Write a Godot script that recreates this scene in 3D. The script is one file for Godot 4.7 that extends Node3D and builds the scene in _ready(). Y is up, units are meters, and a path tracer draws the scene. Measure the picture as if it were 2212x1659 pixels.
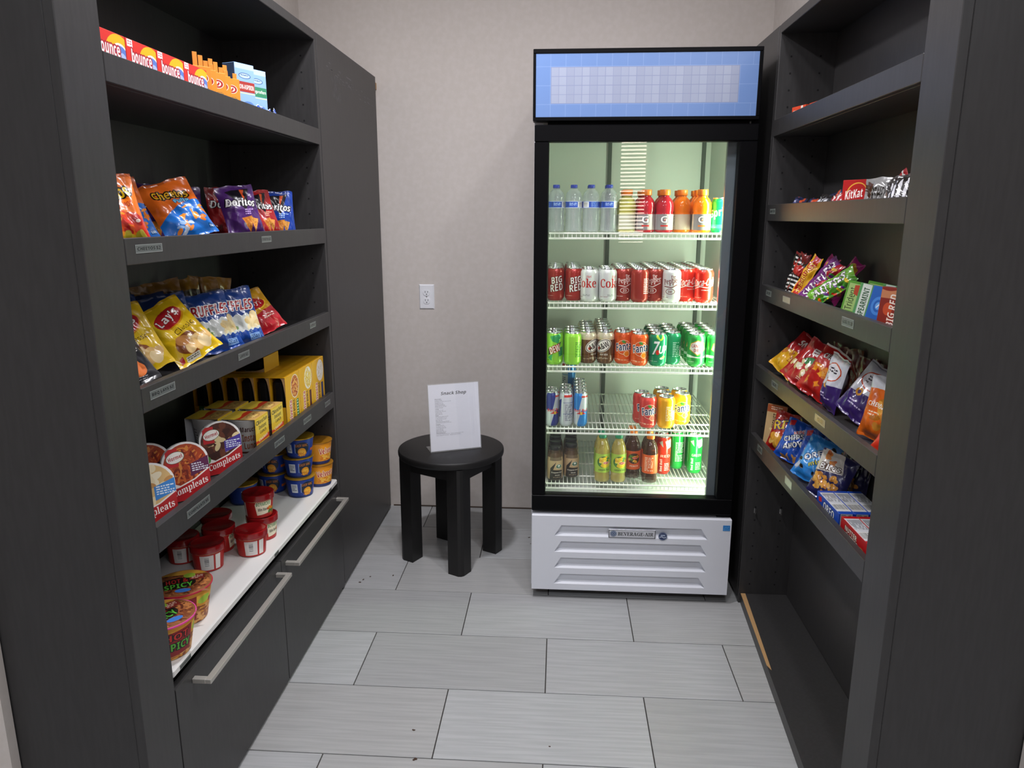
extends Node3D
# A hotel snack corner: two dark shelf cabinets, a glass-door beverage cooler, a stool with a price list.
# x right, y up, z towards the viewer, metres; the viewer stands at x = 0, z = 0.

const FOC := 1592.9
const EYE := Vector3(0, 1.444, 0)
var eye_basis := Basis(Vector3.UP, 0.0642) * Basis(Vector3.RIGHT, -0.2235) * Basis(Vector3.BACK, 0.0015)
var rng := RandomNumberGenerator.new()
var taken := {}
var meshes := {}
var M := {}

# --- photo pixel to place: always from the plane that the thing touches
func ray(px: float, py: float) -> Vector3:
	return eye_basis * Vector3((px - 1106.0) / FOC, (829.5 - py) / FOC, -1.0)
func on_y(px: float, py: float, y: float) -> Vector3:
	var d := ray(px, py)
	return EYE + d * ((y - EYE.y) / d.y)
func on_x(px: float, py: float, x: float) -> Vector3:
	var d := ray(px, py)
	return EYE + d * (x / d.x)
func on_z(px: float, py: float, z: float) -> Vector3:
	var d := ray(px, py)
	return EYE + d * (z / d.z)

# --- nodes
func numbered(called: String) -> String:
	if not taken.has(called):
		taken[called] = 0
		return called
	taken[called] += 1
	return "%s_%03d" % [called, taken[called]]

func thing(called: String, label: String, category: String, at := Vector3.ZERO, turn := 0.0, group := "") -> Node3D:
	var o := Node3D.new()
	o.name = numbered(called)
	add_child(o)
	o.position = at
	o.rotation.y = turn
	o.set_meta("label", label)
	o.set_meta("category", category)
	if group:
		o.set_meta("group", group)
	return o

func part(parent: Node, called: String, mesh: Mesh, mat: Material, at := Vector3.ZERO, rot := Vector3.ZERO, scl := Vector3.ONE) -> MeshInstance3D:
	var o := MeshInstance3D.new()
	o.name = called
	o.mesh = mesh
	o.material_override = mat
	parent.add_child(o, true)
	o.position = at
	o.rotation = rot
	o.scale = scl
	return o

func solo(called: String, label: String, category: String, mesh: Mesh, mat: Material, at := Vector3.ZERO, turn := 0.0, group := "") -> MeshInstance3D:
	var o := MeshInstance3D.new()
	o.name = numbered(called)
	o.mesh = mesh
	o.material_override = mat
	add_child(o)
	o.position = at
	o.rotation.y = turn
	o.set_meta("label", label)
	o.set_meta("category", category)
	if group:
		o.set_meta("group", group)
	return o

func struct(called: String, mesh: Mesh, mat: Material, at := Vector3.ZERO) -> MeshInstance3D:
	var o := MeshInstance3D.new()
	o.name = called
	o.mesh = mesh
	o.material_override = mat
	add_child(o)
	o.position = at
	o.set_meta("kind", "structure")
	o.set_meta("label", called.replace("_", " ") + " of the snack corner")
	o.set_meta("category", called.split("_")[0])
	return o

func again(o: Node3D, at: Vector3, rot: Vector3, label := "", group := "") -> Node3D:
	var c: Node3D = o.duplicate()
	c.name = numbered(String(o.get_meta("base", o.name)))
	add_child(c)
	c.position = at
	c.rotation = rot
	if label:
		c.set_meta("label", label)
	if group:
		c.set_meta("group", group)
	return c

# --- materials
func mat(c: String, rough := 0.5, metal := 0.0, o := {}) -> StandardMaterial3D:
	var m := StandardMaterial3D.new()
	m.albedo_color = Color(c)
	m.roughness = rough
	m.metallic = metal
	for k in o:
		m.set(k, o[k])
	return m

func clear(c: String, alpha: float, rough := 0.03) -> StandardMaterial3D:
	var m := mat(c, rough)
	m.transparency = BaseMaterial3D.TRANSPARENCY_ALPHA
	m.albedo_color.a = alpha
	return m

func noise_tex(seed_: int, freq: float, a: String, b: String, oct := 4, size := 512, w := 0.5) -> NoiseTexture2D:
	var n := FastNoiseLite.new()
	n.seed = seed_
	n.frequency = freq
	n.fractal_octaves = oct
	var t := NoiseTexture2D.new()
	t.width = size
	t.height = size
	t.seamless = true
	t.noise = n
	var g := Gradient.new()
	g.offsets = PackedFloat32Array([0.5 - w * 0.5, 0.5 + w * 0.5])
	g.colors = PackedColorArray([Color(a), Color(b)])
	t.color_ramp = g
	return t

func tri(m: StandardMaterial3D, scale: Vector3, world := true) -> StandardMaterial3D:
	m.uv1_triplanar = true
	m.uv1_world_triplanar = world
	m.uv1_scale = scale
	return m

# --- meshes
class MB:
	var v := PackedVector3Array()
	var n := PackedVector3Array()
	var t := PackedVector2Array()
	var ix := PackedInt32Array()
	func vert(p: Vector3, nn: Vector3, uv := Vector2.ZERO) -> int:
		v.append(p)
		n.append(nn)
		t.append(uv)
		return v.size() - 1
	# a, b, c, d run counter-clockwise seen from outside
	func quad(a: Vector3, b: Vector3, c: Vector3, d: Vector3, ua := Vector2(0, 1), ub := Vector2(1, 1), uc := Vector2(1, 0), ud := Vector2(0, 0)) -> void:
		var nn := (b - a).cross(d - a)
		if nn.length() < 1e-12:
			nn = (c - b).cross(d - b)
		nn = nn.normalized()
		var i := vert(a, nn, ua)
		vert(b, nn, ub)
		vert(c, nn, uc)
		vert(d, nn, ud)
		ix.append_array([i, i + 2, i + 1, i, i + 3, i + 2])
	func tri3(a: Vector3, b: Vector3, c: Vector3) -> void:
		var nn := (b - a).cross(c - a).normalized()
		var i := vert(a, nn)
		vert(b, nn)
		vert(c, nn)
		ix.append_array([i, i + 2, i + 1])
	func box(c: Vector3, s: Vector3, bev := 0.0, R := []) -> void:
		# R: UV rects of front, back, left, right, top, bottom
		var h := s * 0.5
		bev = minf(bev, minf(h.x, minf(h.y, h.z)) * 0.9)
		var ax := [Vector3.RIGHT, Vector3.UP, Vector3.BACK]
		var faces := [[Vector3.BACK, Vector3.RIGHT], [Vector3.FORWARD, Vector3.LEFT], [Vector3.LEFT, Vector3.BACK], [Vector3.RIGHT, Vector3.FORWARD], [Vector3.UP, Vector3.RIGHT], [Vector3.DOWN, Vector3.RIGHT]]
		for k in 6:
			var nn: Vector3 = faces[k][0]
			var u: Vector3 = faces[k][1]
			var w := nn.cross(u)
			var hu := absf(u.dot(h)) - bev
			var hw := absf(w.dot(h)) - bev
			var o := c + nn * absf(nn.dot(h))
			var r: Rect2 = R[k] if R.size() > k else Rect2(0, 0, 1, 1)
			quad(o - u * hu - w * hw, o + u * hu - w * hw, o + u * hu + w * hw, o - u * hu + w * hw, Vector2(r.position.x, r.end.y), r.end, Vector2(r.end.x, r.position.y), r.position)
		if bev <= 0.0:
			return
		var r0: Rect2 = R[0] if R.size() > 0 else Rect2(0, 0, 1, 1)
		var e := r0.position + r0.size * Vector2(0.02, 0.5)
		for a in 3:
			var b := (a + 1) % 3
			var d := (a + 2) % 3
			for sb in [-1.0, 1.0]:
				for sd in [-1.0, 1.0]:
					var base: Vector3 = c + ax[b] * (sb * h[b]) + ax[d] * (sd * h[d])
					var p0: Vector3 = base - ax[d] * (sd * bev)
					var p1: Vector3 = base - ax[b] * (sb * bev)
					var l: Vector3 = ax[a] * (h[a] - bev)
					if sb * sd > 0:
						quad(p0 - l, p0 + l, p1 + l, p1 - l, e, e, e, e) if (((p0 + l) - (p0 - l)).cross(p1 - p0)).dot(base - c) > 0 else quad(p0 - l, p1 - l, p1 + l, p0 + l, e, e, e, e)
					else:
						quad(p0 - l, p1 - l, p1 + l, p0 + l, e, e, e, e) if ((p1 - p0).cross(l * 2.0)).dot(base - c) > 0 else quad(p0 - l, p0 + l, p1 + l, p1 - l, e, e, e, e)
		for sx in [-1.0, 1.0]:
			for sy in [-1.0, 1.0]:
				for sz in [-1.0, 1.0]:
					var q := c + Vector3(h.x * sx, h.y * sy, h.z * sz)
					var a := q - Vector3(0, bev * sy, bev * sz)
					var b := q - Vector3(bev * sx, 0, bev * sz)
					var d := q - Vector3(bev * sx, bev * sy, 0)
					if (b - a).cross(d - a).dot(q - c) > 0:
						tri3(a, b, d)
					else:
						tri3(a, d, b)
	# profile of Vector3(radius, height, v)
	func lathe(p: Array, seg := 28, sharp := 0.7, at := Vector3.ZERO) -> void:
		for i in p.size() - 1:
			var a: Vector3 = p[i]
			var b: Vector3 = p[i + 1]
			var d := Vector2(b.x - a.x, b.y - a.y)
			if d.length() < 1e-7:
				continue
			var nn := Vector2(d.y, -d.x).normalized()
			var na := nn
			var nb := nn
			if i > 0:
				var e := Vector2(a.x - p[i - 1].x, a.y - p[i - 1].y)
				var m := Vector2(e.y, -e.x).normalized()
				if m.dot(nn) > sharp:
					na = (m + nn).normalized()
			if i < p.size() - 2:
				var e := Vector2(p[i + 2].x - b.x, p[i + 2].y - b.y)
				var m := Vector2(e.y, -e.x).normalized()
				if m.dot(nn) > sharp:
					nb = (m + nn).normalized()
			var s := v.size()
			for k in seg + 1:
				var u := float(k) / seg
				var an := (u - 0.5) * TAU
				var c := Vector3(sin(an), 0, cos(an))
				vert(at + c * a.x + Vector3(0, a.y, 0), c * na.x + Vector3(0, na.y, 0), Vector2(u, a.z))
				vert(at + c * b.x + Vector3(0, b.y, 0), c * nb.x + Vector3(0, nb.y, 0), Vector2(u, b.z))
			for k in seg:
				var j := s + k * 2
				ix.append_array([j, j + 1, j + 2, j + 2, j + 1, j + 3])
	func tube(a: Vector3, b: Vector3, r: float, seg := 6) -> void:
		var d := (b - a).normalized()
		var x := d.cross(Vector3.UP if absf(d.y) < 0.9 else Vector3.RIGHT).normalized()
		var y := d.cross(x)
		var s := v.size()
		for k in seg + 1:
			var an := float(k) / seg * TAU
			var c := x * cos(an) + y * sin(an)
			vert(a + c * r, c, Vector2(float(k) / seg, 0))
			vert(b + c * r, c, Vector2(float(k) / seg, 1))
		for k in seg:
			var j := s + k * 2
			ix.append_array([j, j + 1, j + 2, j + 1, j + 3, j + 2])
	# upright prism over a plan outline (x, z), counter-clockwise seen from above with z down the page
	func prism(plan: Array, y0: float, y1: float) -> void:
		var area := 0.0
		for i in plan.size():
			var a: Vector2 = plan[i]
			var b: Vector2 = plan[(i + 1) % plan.size()]
			area += a.x * b.y - b.x * a.y
		var q := plan.duplicate()
		if area > 0:
			q.reverse()
		for i in q.size():
			var a: Vector2 = q[i]
			var b: Vector2 = q[(i + 1) % q.size()]
			quad(Vector3(a.x, y0, a.y), Vector3(b.x, y0, b.y), Vector3(b.x, y1, b.y), Vector3(a.x, y1, a.y))
		var idx := Geometry2D.triangulate_polygon(PackedVector2Array(q))
		for k in range(0, idx.size(), 3):
			var t3 := [q[idx[k]], q[idx[k + 1]], q[idx[k + 2]]]
			var cr: float = (t3[1] - t3[0]).cross(t3[2] - t3[0])
			if cr > 0:
				t3.reverse()
			tri3(Vector3(t3[0].x, y1, t3[0].y), Vector3(t3[1].x, y1, t3[1].y), Vector3(t3[2].x, y1, t3[2].y))
			tri3(Vector3(t3[0].x, y0, t3[0].y), Vector3(t3[2].x, y0, t3[2].y), Vector3(t3[1].x, y0, t3[1].y))
	func done(smooth := false) -> ArrayMesh:
		var ar := []
		ar.resize(Mesh.ARRAY_MAX)
		if smooth:
			for i in n.size():
				n[i] = Vector3.ZERO
			for k in range(0, ix.size(), 3):
				var a := ix[k]
				var b := ix[k + 1]
				var c := ix[k + 2]
				var f := (v[c] - v[a]).cross(v[b] - v[a])
				n[a] += f
				n[b] += f
				n[c] += f
			for i in n.size():
				n[i] = n[i].normalized() if n[i].length() > 1e-14 else Vector3.UP
		ar[Mesh.ARRAY_VERTEX] = v
		ar[Mesh.ARRAY_NORMAL] = n
		ar[Mesh.ARRAY_TEX_UV] = t
		ar[Mesh.ARRAY_INDEX] = ix
		var m := ArrayMesh.new()
		m.add_surface_from_arrays(Mesh.PRIMITIVE_TRIANGLES, ar)
		return m

func bx(s: Vector3, bev := 0.0015, c := Vector3.ZERO, R := []) -> ArrayMesh:
	var key := "box%s%s%s%s" % [s, bev, c, R]
	if not meshes.has(key):
		var b := MB.new()
		b.box(c, s, bev, R)
		meshes[key] = b.done()
	return meshes[key]

# box from corner to corner
func span(a: Vector3, b: Vector3, bev := 0.0015) -> ArrayMesh:
	return bx((b - a).abs(), bev, (a + b) * 0.5)

func turned(p: Array, seg := 28, sharp := 0.7) -> ArrayMesh:
	var key := "lathe%s%d" % [p, seg]
	if not meshes.has(key):
		var b := MB.new()
		b.lathe(p, seg, sharp)
		meshes[key] = b.done()
	return meshes[key]

# a filled pouch, front towards +z, foot at y = 0: w wide, h tall, t thick
func pouch(w: float, h: float, t: float, sd := 1, seal := 0.05, slump := 0.35, crumple := 1.0) -> ArrayMesh:
	var key := "pouch%s" % [[w, h, t, sd, seal, slump, crumple]]
	if meshes.has(key):
		return meshes[key]
	var ns := FastNoiseLite.new()
	ns.seed = sd
	ns.frequency = 1.0
	ns.fractal_octaves = 2
	var b := MB.new()
	var nu := 18
	var nv := 24
	for sd2 in 2:
		var side := 1.0 - 2.0 * sd2
		var s := b.v.size()
		for j in nv + 1:
			var v := float(j) / nv
			var inner := clampf((v - seal) / (1.0 - 2.0 * seal), 0.0, 1.0)
			var bulge := pow(maxf(sin(PI * pow(inner, 0.62 + slump * 0.35)), 0.0), 0.6)
			var near := exp(-minf(v, 1.0 - v) * 9.0)
			for i in nu + 1:
				var u := float(i) / nu * 2.0 - 1.0
				var e := pow(maxf(1.0 - pow(absf(u), 2.4), 0.0), 0.75)
				var x := u * w * 0.5 * (1.0 - 0.07 * bulge)
				var rim := minf(minf(1.0 - absf(u), v), 1.0 - v)
				var z := side * (t * 0.5 * bulge * e + 0.0008 * smoothstep(0.0, 0.1, rim))
				var wr := ns.get_noise_3d(u * 1.5 * w / 0.15, v * 2.0 * h / 0.2, side * 3.0 + sd) * 0.016
				wr += ns.get_noise_3d(u * 7.0, v * 1.6, side + sd * 1.7) * 0.014 * near
				wr += absf(ns.get_noise_3d(u * 3.0 + v * 2.0, v * 3.0 - u, sd * 2.3 + side)) * -0.014
				z += wr * crumple * smoothstep(0.0, 0.25, rim) * side * (w / 0.15) + ns.get_noise_2d(u * 1.6, v * 2.0 + sd) * 0.006 * near * crumple * (w / 0.15)
				var y := v * h + ns.get_noise_2d(u * 0.9 + 9.0, sd) * 0.005 * crumple * (absf(v - 0.5) * 2.0)
				b.vert(Vector3(x, y, z), Vector3.ZERO, Vector2((u + 1.0) * 0.5 if side > 0 else 1.0 - (u + 1.0) * 0.5, 1.0 - v))
		for j in nv:
			for i in nu:
				var a := s + j * (nu + 1) + i
				if side > 0:
					b.ix.append_array([a, a + nu + 1, a + 1, a + 1, a + nu + 1, a + nu + 2])
				else:
					b.ix.append_array([a, a + 1, a + nu + 1, a + 1, a + nu + 2, a + nu + 1])
	meshes[key] = b.done(true)
	return meshes[key]

# --- print: a canvas in units of its own width, y down
class Cv:
	var im: Image
	var s: float
	var ht: float
	var rg := RandomNumberGenerator.new()
	static var glyphs := {}
	func _init(px: int, ratio: float, c: String, sd := 1) -> void:
		s = px
		ht = ratio
		im = Image.create(px, int(px * ratio), false, Image.FORMAT_RGBA8)
		im.fill(Color(c))
		rg.seed = sd
	func tex() -> ImageTexture:
		return ImageTexture.create_from_image(im)
	func rect(x0: float, y0: float, x1: float, y1: float, c: String) -> Cv:
		im.fill_rect(Rect2i(int(x0 * s), int(y0 * s), maxi(1, int((x1 - x0) * s)), maxi(1, int((y1 - y0) * s))), Color(c))
		return self
	func fill3(a: Vector2, b: Vector2, c: Vector2, col: Color) -> void:
		var y0 := int(ceil(minf(a.y, minf(b.y, c.y)) - 0.5))
		var y1 := int(floor(maxf(a.y, maxf(b.y, c.y)) - 0.5))
		y0 = maxi(y0, 0)
		y1 = mini(y1, im.get_height() - 1)
		for y in range(y0, y1 + 1):
			var yy := y + 0.5
			var lo := INF
			var hi := -INF
			for e in [[a, b], [b, c], [c, a]]:
				var p: Vector2 = e[0]
				var q: Vector2 = e[1]
				if (p.y <= yy) != (q.y <= yy):
					var x := p.x + (yy - p.y) / (q.y - p.y) * (q.x - p.x)
					lo = minf(lo, x)
					hi = maxf(hi, x)
			if hi > lo:
				var i0 := int(round(lo))
				var n := int(round(hi)) - i0
				if n > 0:
					im.fill_rect(Rect2i(i0, y, n, 1), col)
	func poly(p: Array, c: String) -> Cv:
		var q := PackedVector2Array()
		for a in p:
			q.append(Vector2(a[0], a[1]) * s)
		polyv(q, Color(c))
		return self
	func polyv(q: PackedVector2Array, col: Color) -> void:
		var y0 := INF
		var y1 := -INF
		for a in q:
			y0 = minf(y0, a.y)
			y1 = maxf(y1, a.y)
		for y in range(maxi(0, int(ceil(y0 - 0.5))), mini(im.get_height() - 1, int(floor(y1 - 0.5))) + 1):
			var yy := y + 0.5
			var xs := []
			for i in q.size():
				var a := q[i]
				var b := q[(i + 1) % q.size()]
				if (a.y <= yy) != (b.y <= yy):
					xs.append(a.x + (yy - a.y) / (b.y - a.y) * (b.x - a.x))
			xs.sort()
			for i in range(0, xs.size() - 1, 2):
				var n := int(round(xs[i + 1])) - int(round(xs[i]))
				if n > 0:
					im.fill_rect(Rect2i(int(round(xs[i])), y, n, 1), col)
	func ell(cx: float, cy: float, rx: float, ry: float, c: String, rot := 0.0) -> Cv:
		var q := PackedVector2Array()
		for k in 26:
			q.append((Vector2(cx, cy) + Vector2(cos(k * TAU / 26) * rx, sin(k * TAU / 26) * ry).rotated(rot)) * s)
		polyv(q, Color(c))
		return self
	func line(pts: Array, wd: float, c: String) -> Cv:
		for i in pts.size() - 1:
			var a := Vector2(pts[i][0], pts[i][1])
			var b := Vector2(pts[i + 1][0], pts[i + 1][1])
			var n := (b - a).normalized().orthogonal() * wd * 0.5
			polyv(PackedVector2Array([(a + n) * s, (b + n) * s, (b - n) * s, (a - n) * s]), Color(c))
		return self
	func wave(y: float, amp: float, k: float, y1: float, c: String, ph := 0.0) -> Cv:
		var p := []
		for i in 41:
			var x := i / 40.0
			p.append([x, y + amp * sin(x * TAU * k + ph)])
		p.append([1, y1])
		p.append([0, y1])
		return poly(p, c)
	static func glyph(txt: String, font: String, bold: bool) -> Array:
		var key := txt + font + str(bold)
		if not glyphs.has(key):
			var f := SystemFont.new()
			f.font_names = PackedStringArray([font])
			f.font_weight = 700 if bold else 400
			var tm := TextMesh.new()
			tm.font = f
			tm.text = txt
			tm.font_size = 48
			tm.pixel_size = 1.0 / 48.0
			tm.depth = 0.0
			tm.curve_step = 1.5
			var ar := tm.get_mesh_arrays() if tm.get_surface_count() > 0 else []
			var vs := PackedVector2Array()
			var ids := PackedInt32Array()
			if ar.size() > 0:
				var lo := Vector2(INF, INF)
				var hi := -lo
				for p in ar[Mesh.ARRAY_VERTEX]:
					lo = lo.min(Vector2(p.x, p.y))
					hi = hi.max(Vector2(p.x, p.y))
				for p in ar[Mesh.ARRAY_VERTEX]:
					vs.append(Vector2(p.x - (lo.x + hi.x) * 0.5, (lo.y + hi.y) * 0.5 - p.y))
				ids = ar[Mesh.ARRAY_INDEX] if ar[Mesh.ARRAY_INDEX] != null else PackedInt32Array(range(vs.size()))
				glyphs[key] = [vs, ids, hi - lo]
			else:
				glyphs[key] = [vs, ids, Vector2.ONE]
		return glyphs[key]
	# txt centred at (cx, cy), fitted into wd x hh; o: rot, sh (slant), out (outline colour), ow, serif, thin
	func text(txt: String, cx: float, cy: float, wd: float, hh: float, c: String, o := {}) -> Cv:
		var g := glyph(txt, "Droid Serif" if o.get("serif", false) else "Droid Sans", not o.get("thin", false))
		var sz: Vector2 = g[2]
		var rot: float = o.get("rot", 0.0)
		var sh: float = o.get("sh", 0.0)
		var bow: float = o.get("bow", 0.0)
		var pts := PackedVector2Array()
		for p in g[0]:
			var q := Vector2(p.x / sz.x * wd, p.y / sz.y * hh)
			q.x -= q.y * sh
			q.y += bow * (q.x * q.x) / (wd * wd) * 4.0
			pts.append((q.rotated(rot) + Vector2(cx, cy)) * s)
		var ids: PackedInt32Array = g[1]
		if o.has("out"):
			var ow: float = o.get("ow", 0.012) * s
			var oc := Color(o.out)
			for k in 8:
				var d := Vector2.from_angle(k * TAU / 8) * ow
				for i in range(0, ids.size(), 3):
					fill3(pts[ids[i]] + d, pts[ids[i + 1]] + d, pts[ids[i + 2]] + d, oc)
		if o.has("out2"):
			var oc2 := Color(o.out2)
			for k in 8:
				var d: Vector2 = Vector2.from_angle(k * TAU / 8) * float(o.get("ow2", 0.006)) * s
				for i in range(0, ids.size(), 3):
					fill3(pts[ids[i]] + d, pts[ids[i + 1]] + d, pts[ids[i + 2]] + d, oc2)
		var cc := Color(c)
		for i in range(0, ids.size(), 3):
			fill3(pts[ids[i]], pts[ids[i + 1]], pts[ids[i + 2]], cc)
		return self
	# strewn shapes inside an ellipse: chips, curls, meat
	func strew(cx: float, cy: float, rx: float, ry: float, n: int, r: float, cols: Array, flat := 0.6) -> Cv:
		for k in n:
			var a := rg.randf() * TAU
			var d := sqrt(rg.randf())
			ell(cx + cos(a) * d * rx, cy + sin(a) * d * ry, r * rg.randf_range(0.6, 1.2), r * flat * rg.randf_range(0.6, 1.2), cols[rg.randi() % cols.size()], rg.randf() * PI)
		return self
	func tris(cx: float, cy: float, rx: float, ry: float, n: int, r: float, cols: Array) -> Cv:
		for k in n:
			var o := Vector2(cx + rg.randf_range(-rx, rx), cy + rg.randf_range(-ry, ry))
			var a := rg.randf() * TAU
			var p := []
			for i in 3:
				var q := o + Vector2.from_angle(a + i * TAU / 3 + rg.randf_range(-0.2, 0.2)) * r
				p.append([q.x, q.y])
			poly(p, cols[rg.randi() % cols.size()])
		return self
	func noodles(cx: float, cy: float, rx: float, ry: float, n: int, wd: float, cols: Array) -> Cv:
		for k in n:
			var a := rg.randf() * TAU
			var d := sqrt(rg.randf()) * 0.8
			var p := Vector2(cx + cos(a) * d * rx, cy + sin(a) * d * ry)
			var dir := rg.randf() * TAU
			var pts := [[p.x, p.y]]
			for i in 5:
				dir += rg.randf_range(-0.7, 0.7)
				var q := p + Vector2.from_angle(dir) * minf(rx, ry) * 0.22
				var e := Vector2((q.x - cx) / rx, (q.y - cy) / ry)
				if e.length() > 1.0:
					break
				p = q
				pts.append([p.x, p.y])
			line(pts, wd * rg.randf_range(0.7, 1.3), cols[rg.randi() % cols.size()])
		return self
	# rows of print too small to read
	func rows(x0: float, y0: float, x1: float, y1: float, n: int, c: String) -> Cv:
		var st := (y1 - y0) / n
		for k in n:
			var x := x0
			while x < x1:
				var l := rg.randf_range(0.02, 0.08)
				rect(x, y0 + k * st, minf(x + l, x1), y0 + k * st + st * 0.5, c)
				x += l + 0.015
				if rg.randf() < 0.08:
					break
		return self
	func bars(x0: float, y0: float, x1: float, y1: float, across := true) -> Cv:
		rect(x0, y0, x1, y1, "e8e8e4")
		var k := (y0 if across else x0) + 0.006
		while k < (y1 if across else x1) - 0.008:
			var l := rg.randf_range(0.003, 0.009)
			if across:
				rect(x0 + 0.006, k, x1 - 0.006, k + l, "202020")
			else:
				rect(k, y0 + 0.006, k + l, y1 - 0.006, "202020")
			k += l + rg.randf_range(0.004, 0.009)
		return self

func slab(t: Node3D, called: String, a: Vector3, b: Vector3, m: Material, bev := 0.0015) -> MeshInstance3D:
	return part(t, called, bx((b - a).abs(), bev), m, (a + b) * 0.5 - t.position)

func _ready() -> void:
	rng.seed = 7
	view_and_light()
	materials()
	room()
	cabinet_left()
	cabinet_right()
	cooler()
	stool_and_sign()
	fittings()
	goods()

func view_and_light() -> void:
	var cam := Camera3D.new()
	cam.name = "camera"
	cam.fov = rad_to_deg(2.0 * atan(829.5 / FOC))
	cam.near = 0.05
	cam.far = 60.0
	add_child(cam)
	cam.transform = Transform3D(eye_basis, EYE)
	cam.current = true
	var we := WorldEnvironment.new()
	we.name = "surroundings"
	var e := Environment.new()
	e.background_mode = Environment.BG_COLOR
	e.background_color = Color(0.02, 0.02, 0.022)
	e.ambient_light_source = Environment.AMBIENT_SOURCE_DISABLED
	e.tonemap_mode = Environment.TONE_MAPPER_LINEAR
	e.tonemap_exposure = 1.0
	e.sdfgi_enabled = true
	e.ssao_enabled = true
	e.ssil_enabled = true
	we.environment = e
	add_child(we)
	# flush downlights of the corner, two flat ceiling panels of the lobby behind the viewer
	downlight(Vector3(-0.42, 2.7, -2.0), 2.8, "over the drawers side")
	downlight(Vector3(0.45, 2.7, -1.6), 1.1, "over the candy side")
	downlight(Vector3(0.05, 2.7, -1.35), 1.0, "at the mouth of the corner")
	ceiling_panel(Vector3(-1.1, 2.7, 0.75), 2.6, "on the crisps side")
	ceiling_panel(Vector3(1.1, 2.7, 0.75), 2.6, "on the candy side")

func downlight(at: Vector3, power: float, which: String) -> void:
	var t := thing("downlight", "small round flush ceiling light " + which, "ceiling light", at)
	part(t, "trim_ring", turned([Vector3(0.078, -0.006, 0), Vector3(0.084, -0.008, 0), Vector3(0.096, -0.005, 0), Vector3(0.098, 0.0, 0)], 32), mat("e8e6e0", 0.4))
	part(t, "lamp_glow", turned([Vector3(0.0, -0.006, 0), Vector3(0.079, -0.006, 0)], 32), mat("ffffff", 0.5, 0.0, {"emission_enabled": true, "emission": Color("fbf8ff"), "emission_energy_multiplier": 3.0}))
	var l := AreaLight3D.new()
	l.name = "downlight_lamp"
	l.light_color = Color("f8f6fc")
	l.light_energy = power
	l.area_size = Vector2(0.13, 0.13)
	l.area_range = 12.0
	l.area_attenuation = 2.0
	l.shadow_enabled = true
	t.add_child(l)
	l.position = Vector3(0, -0.01, 0)
	l.rotation.x = -PI / 2

func ceiling_panel(at: Vector3, power: float, which: String) -> void:
	var t := thing("ceiling_panel_light", "square flat ceiling light panel of the lobby " + which, "ceiling light", at, 0.0, "flat ceiling panels of the lobby")
	part(t, "frame", bx(Vector3(0.62, 0.02, 0.62), 0.004), mat("dcdcd8", 0.4), Vector3(0, -0.005, 0))
	part(t, "lamp_glow", bx(Vector3(0.58, 0.004, 0.58), 0.001), mat("ffffff", 0.5, 0.0, {"emission_enabled": true, "emission": Color("f4f6ff"), "emission_energy_multiplier": 2.0}), Vector3(0, -0.0165, 0))
	var l := AreaLight3D.new()
	l.name = "panel_lamp"
	l.light_color = Color("f2f5ff")
	l.light_energy = power
	l.area_size = Vector2(0.58, 0.58)
	l.area_range = 15.0
	l.area_attenuation = 2.0
	l.shadow_enabled = true
	t.add_child(l)
	l.position = Vector3(0, -0.022, 0)
	l.rotation.x = -PI / 2

func materials() -> void:
	var wall := mat("ffffff", 0.85)
	wall.albedo_texture = noise_tex(3, 0.012, "ccc5be", "d0c9c3", 4, 512)
	wall.heightmap_enabled = false
	wall.normal_enabled = true
	var nt := noise_tex(11, 0.06, "000000", "ffffff", 3, 512, 1.0)
	nt.color_ramp = null
	nt.as_normal_map = true
	nt.bump_strength = 2.2
	wall.normal_texture = nt
	wall.normal_scale = 0.08
	tri(wall, Vector3(4, 4, 4))
	M.wall = wall
	M.ceiling = mat("e6e4e0", 0.9)
	var lam := mat("ffffff", 0.42)
	lam.albedo_texture = noise_tex(5, 0.02, "302f2f", "363535", 5, 512, 0.7)
	tri(lam, Vector3(7, 0.9, 7))
	M.lam = lam
	M.lam_in = lam
	M.wood_edge = mat("b08a5c", 0.7)
	M.grout = mat("35322f", 0.9)
	M.tiles = []
	for k in 4:
		var t := mat(["ffffff", "f4f2f0", "faf9f9", "efeeed"][k], 0.38)
		t.albedo_texture = M.tiles[k - 2].albedo_texture if k > 1 else noise_tex(21 + k, 0.012, "a9abab", "b5b7b7", 5, 512, 0.6)
		tri(t, Vector3(0.5, 1, 12))
		t.uv1_offset = Vector3(k * 0.37, 0, k * 0.61)
		M.tiles.append(t)
	M.white = mat("e4e6e4", 0.35)
	M.counter = mat("dddcd8", 0.4)
	M.steel = mat("c4c0b8", 0.36, 0.6)
	M.chrome = mat("d8d8d6", 0.18, 1.0)
	M.alu = mat("d4d6d8", 0.22, 0.95)
	M.black = mat("070709", 0.4, 0.0, {"metallic_specular": 0.22})
	M.black_matte = mat("0c0c0e", 0.6, 0.0, {"metallic_specular": 0.3})
	M.enamel = mat("dcdfe6", 0.38)
	M.liner = mat("d9ded8", 0.42)
	M.wire = mat("e4e6dc", 0.35)
	M.stool = mat("767472", 0.5)
	M.stool.albedo_texture = lam.albedo_texture
	tri(M.stool, Vector3(10, 1.5, 10))
	M.glass = clear("ffffff", 0.0, 0.0)
	M.acrylic = clear("eef2f2", 0.06, 0.02)

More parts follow.
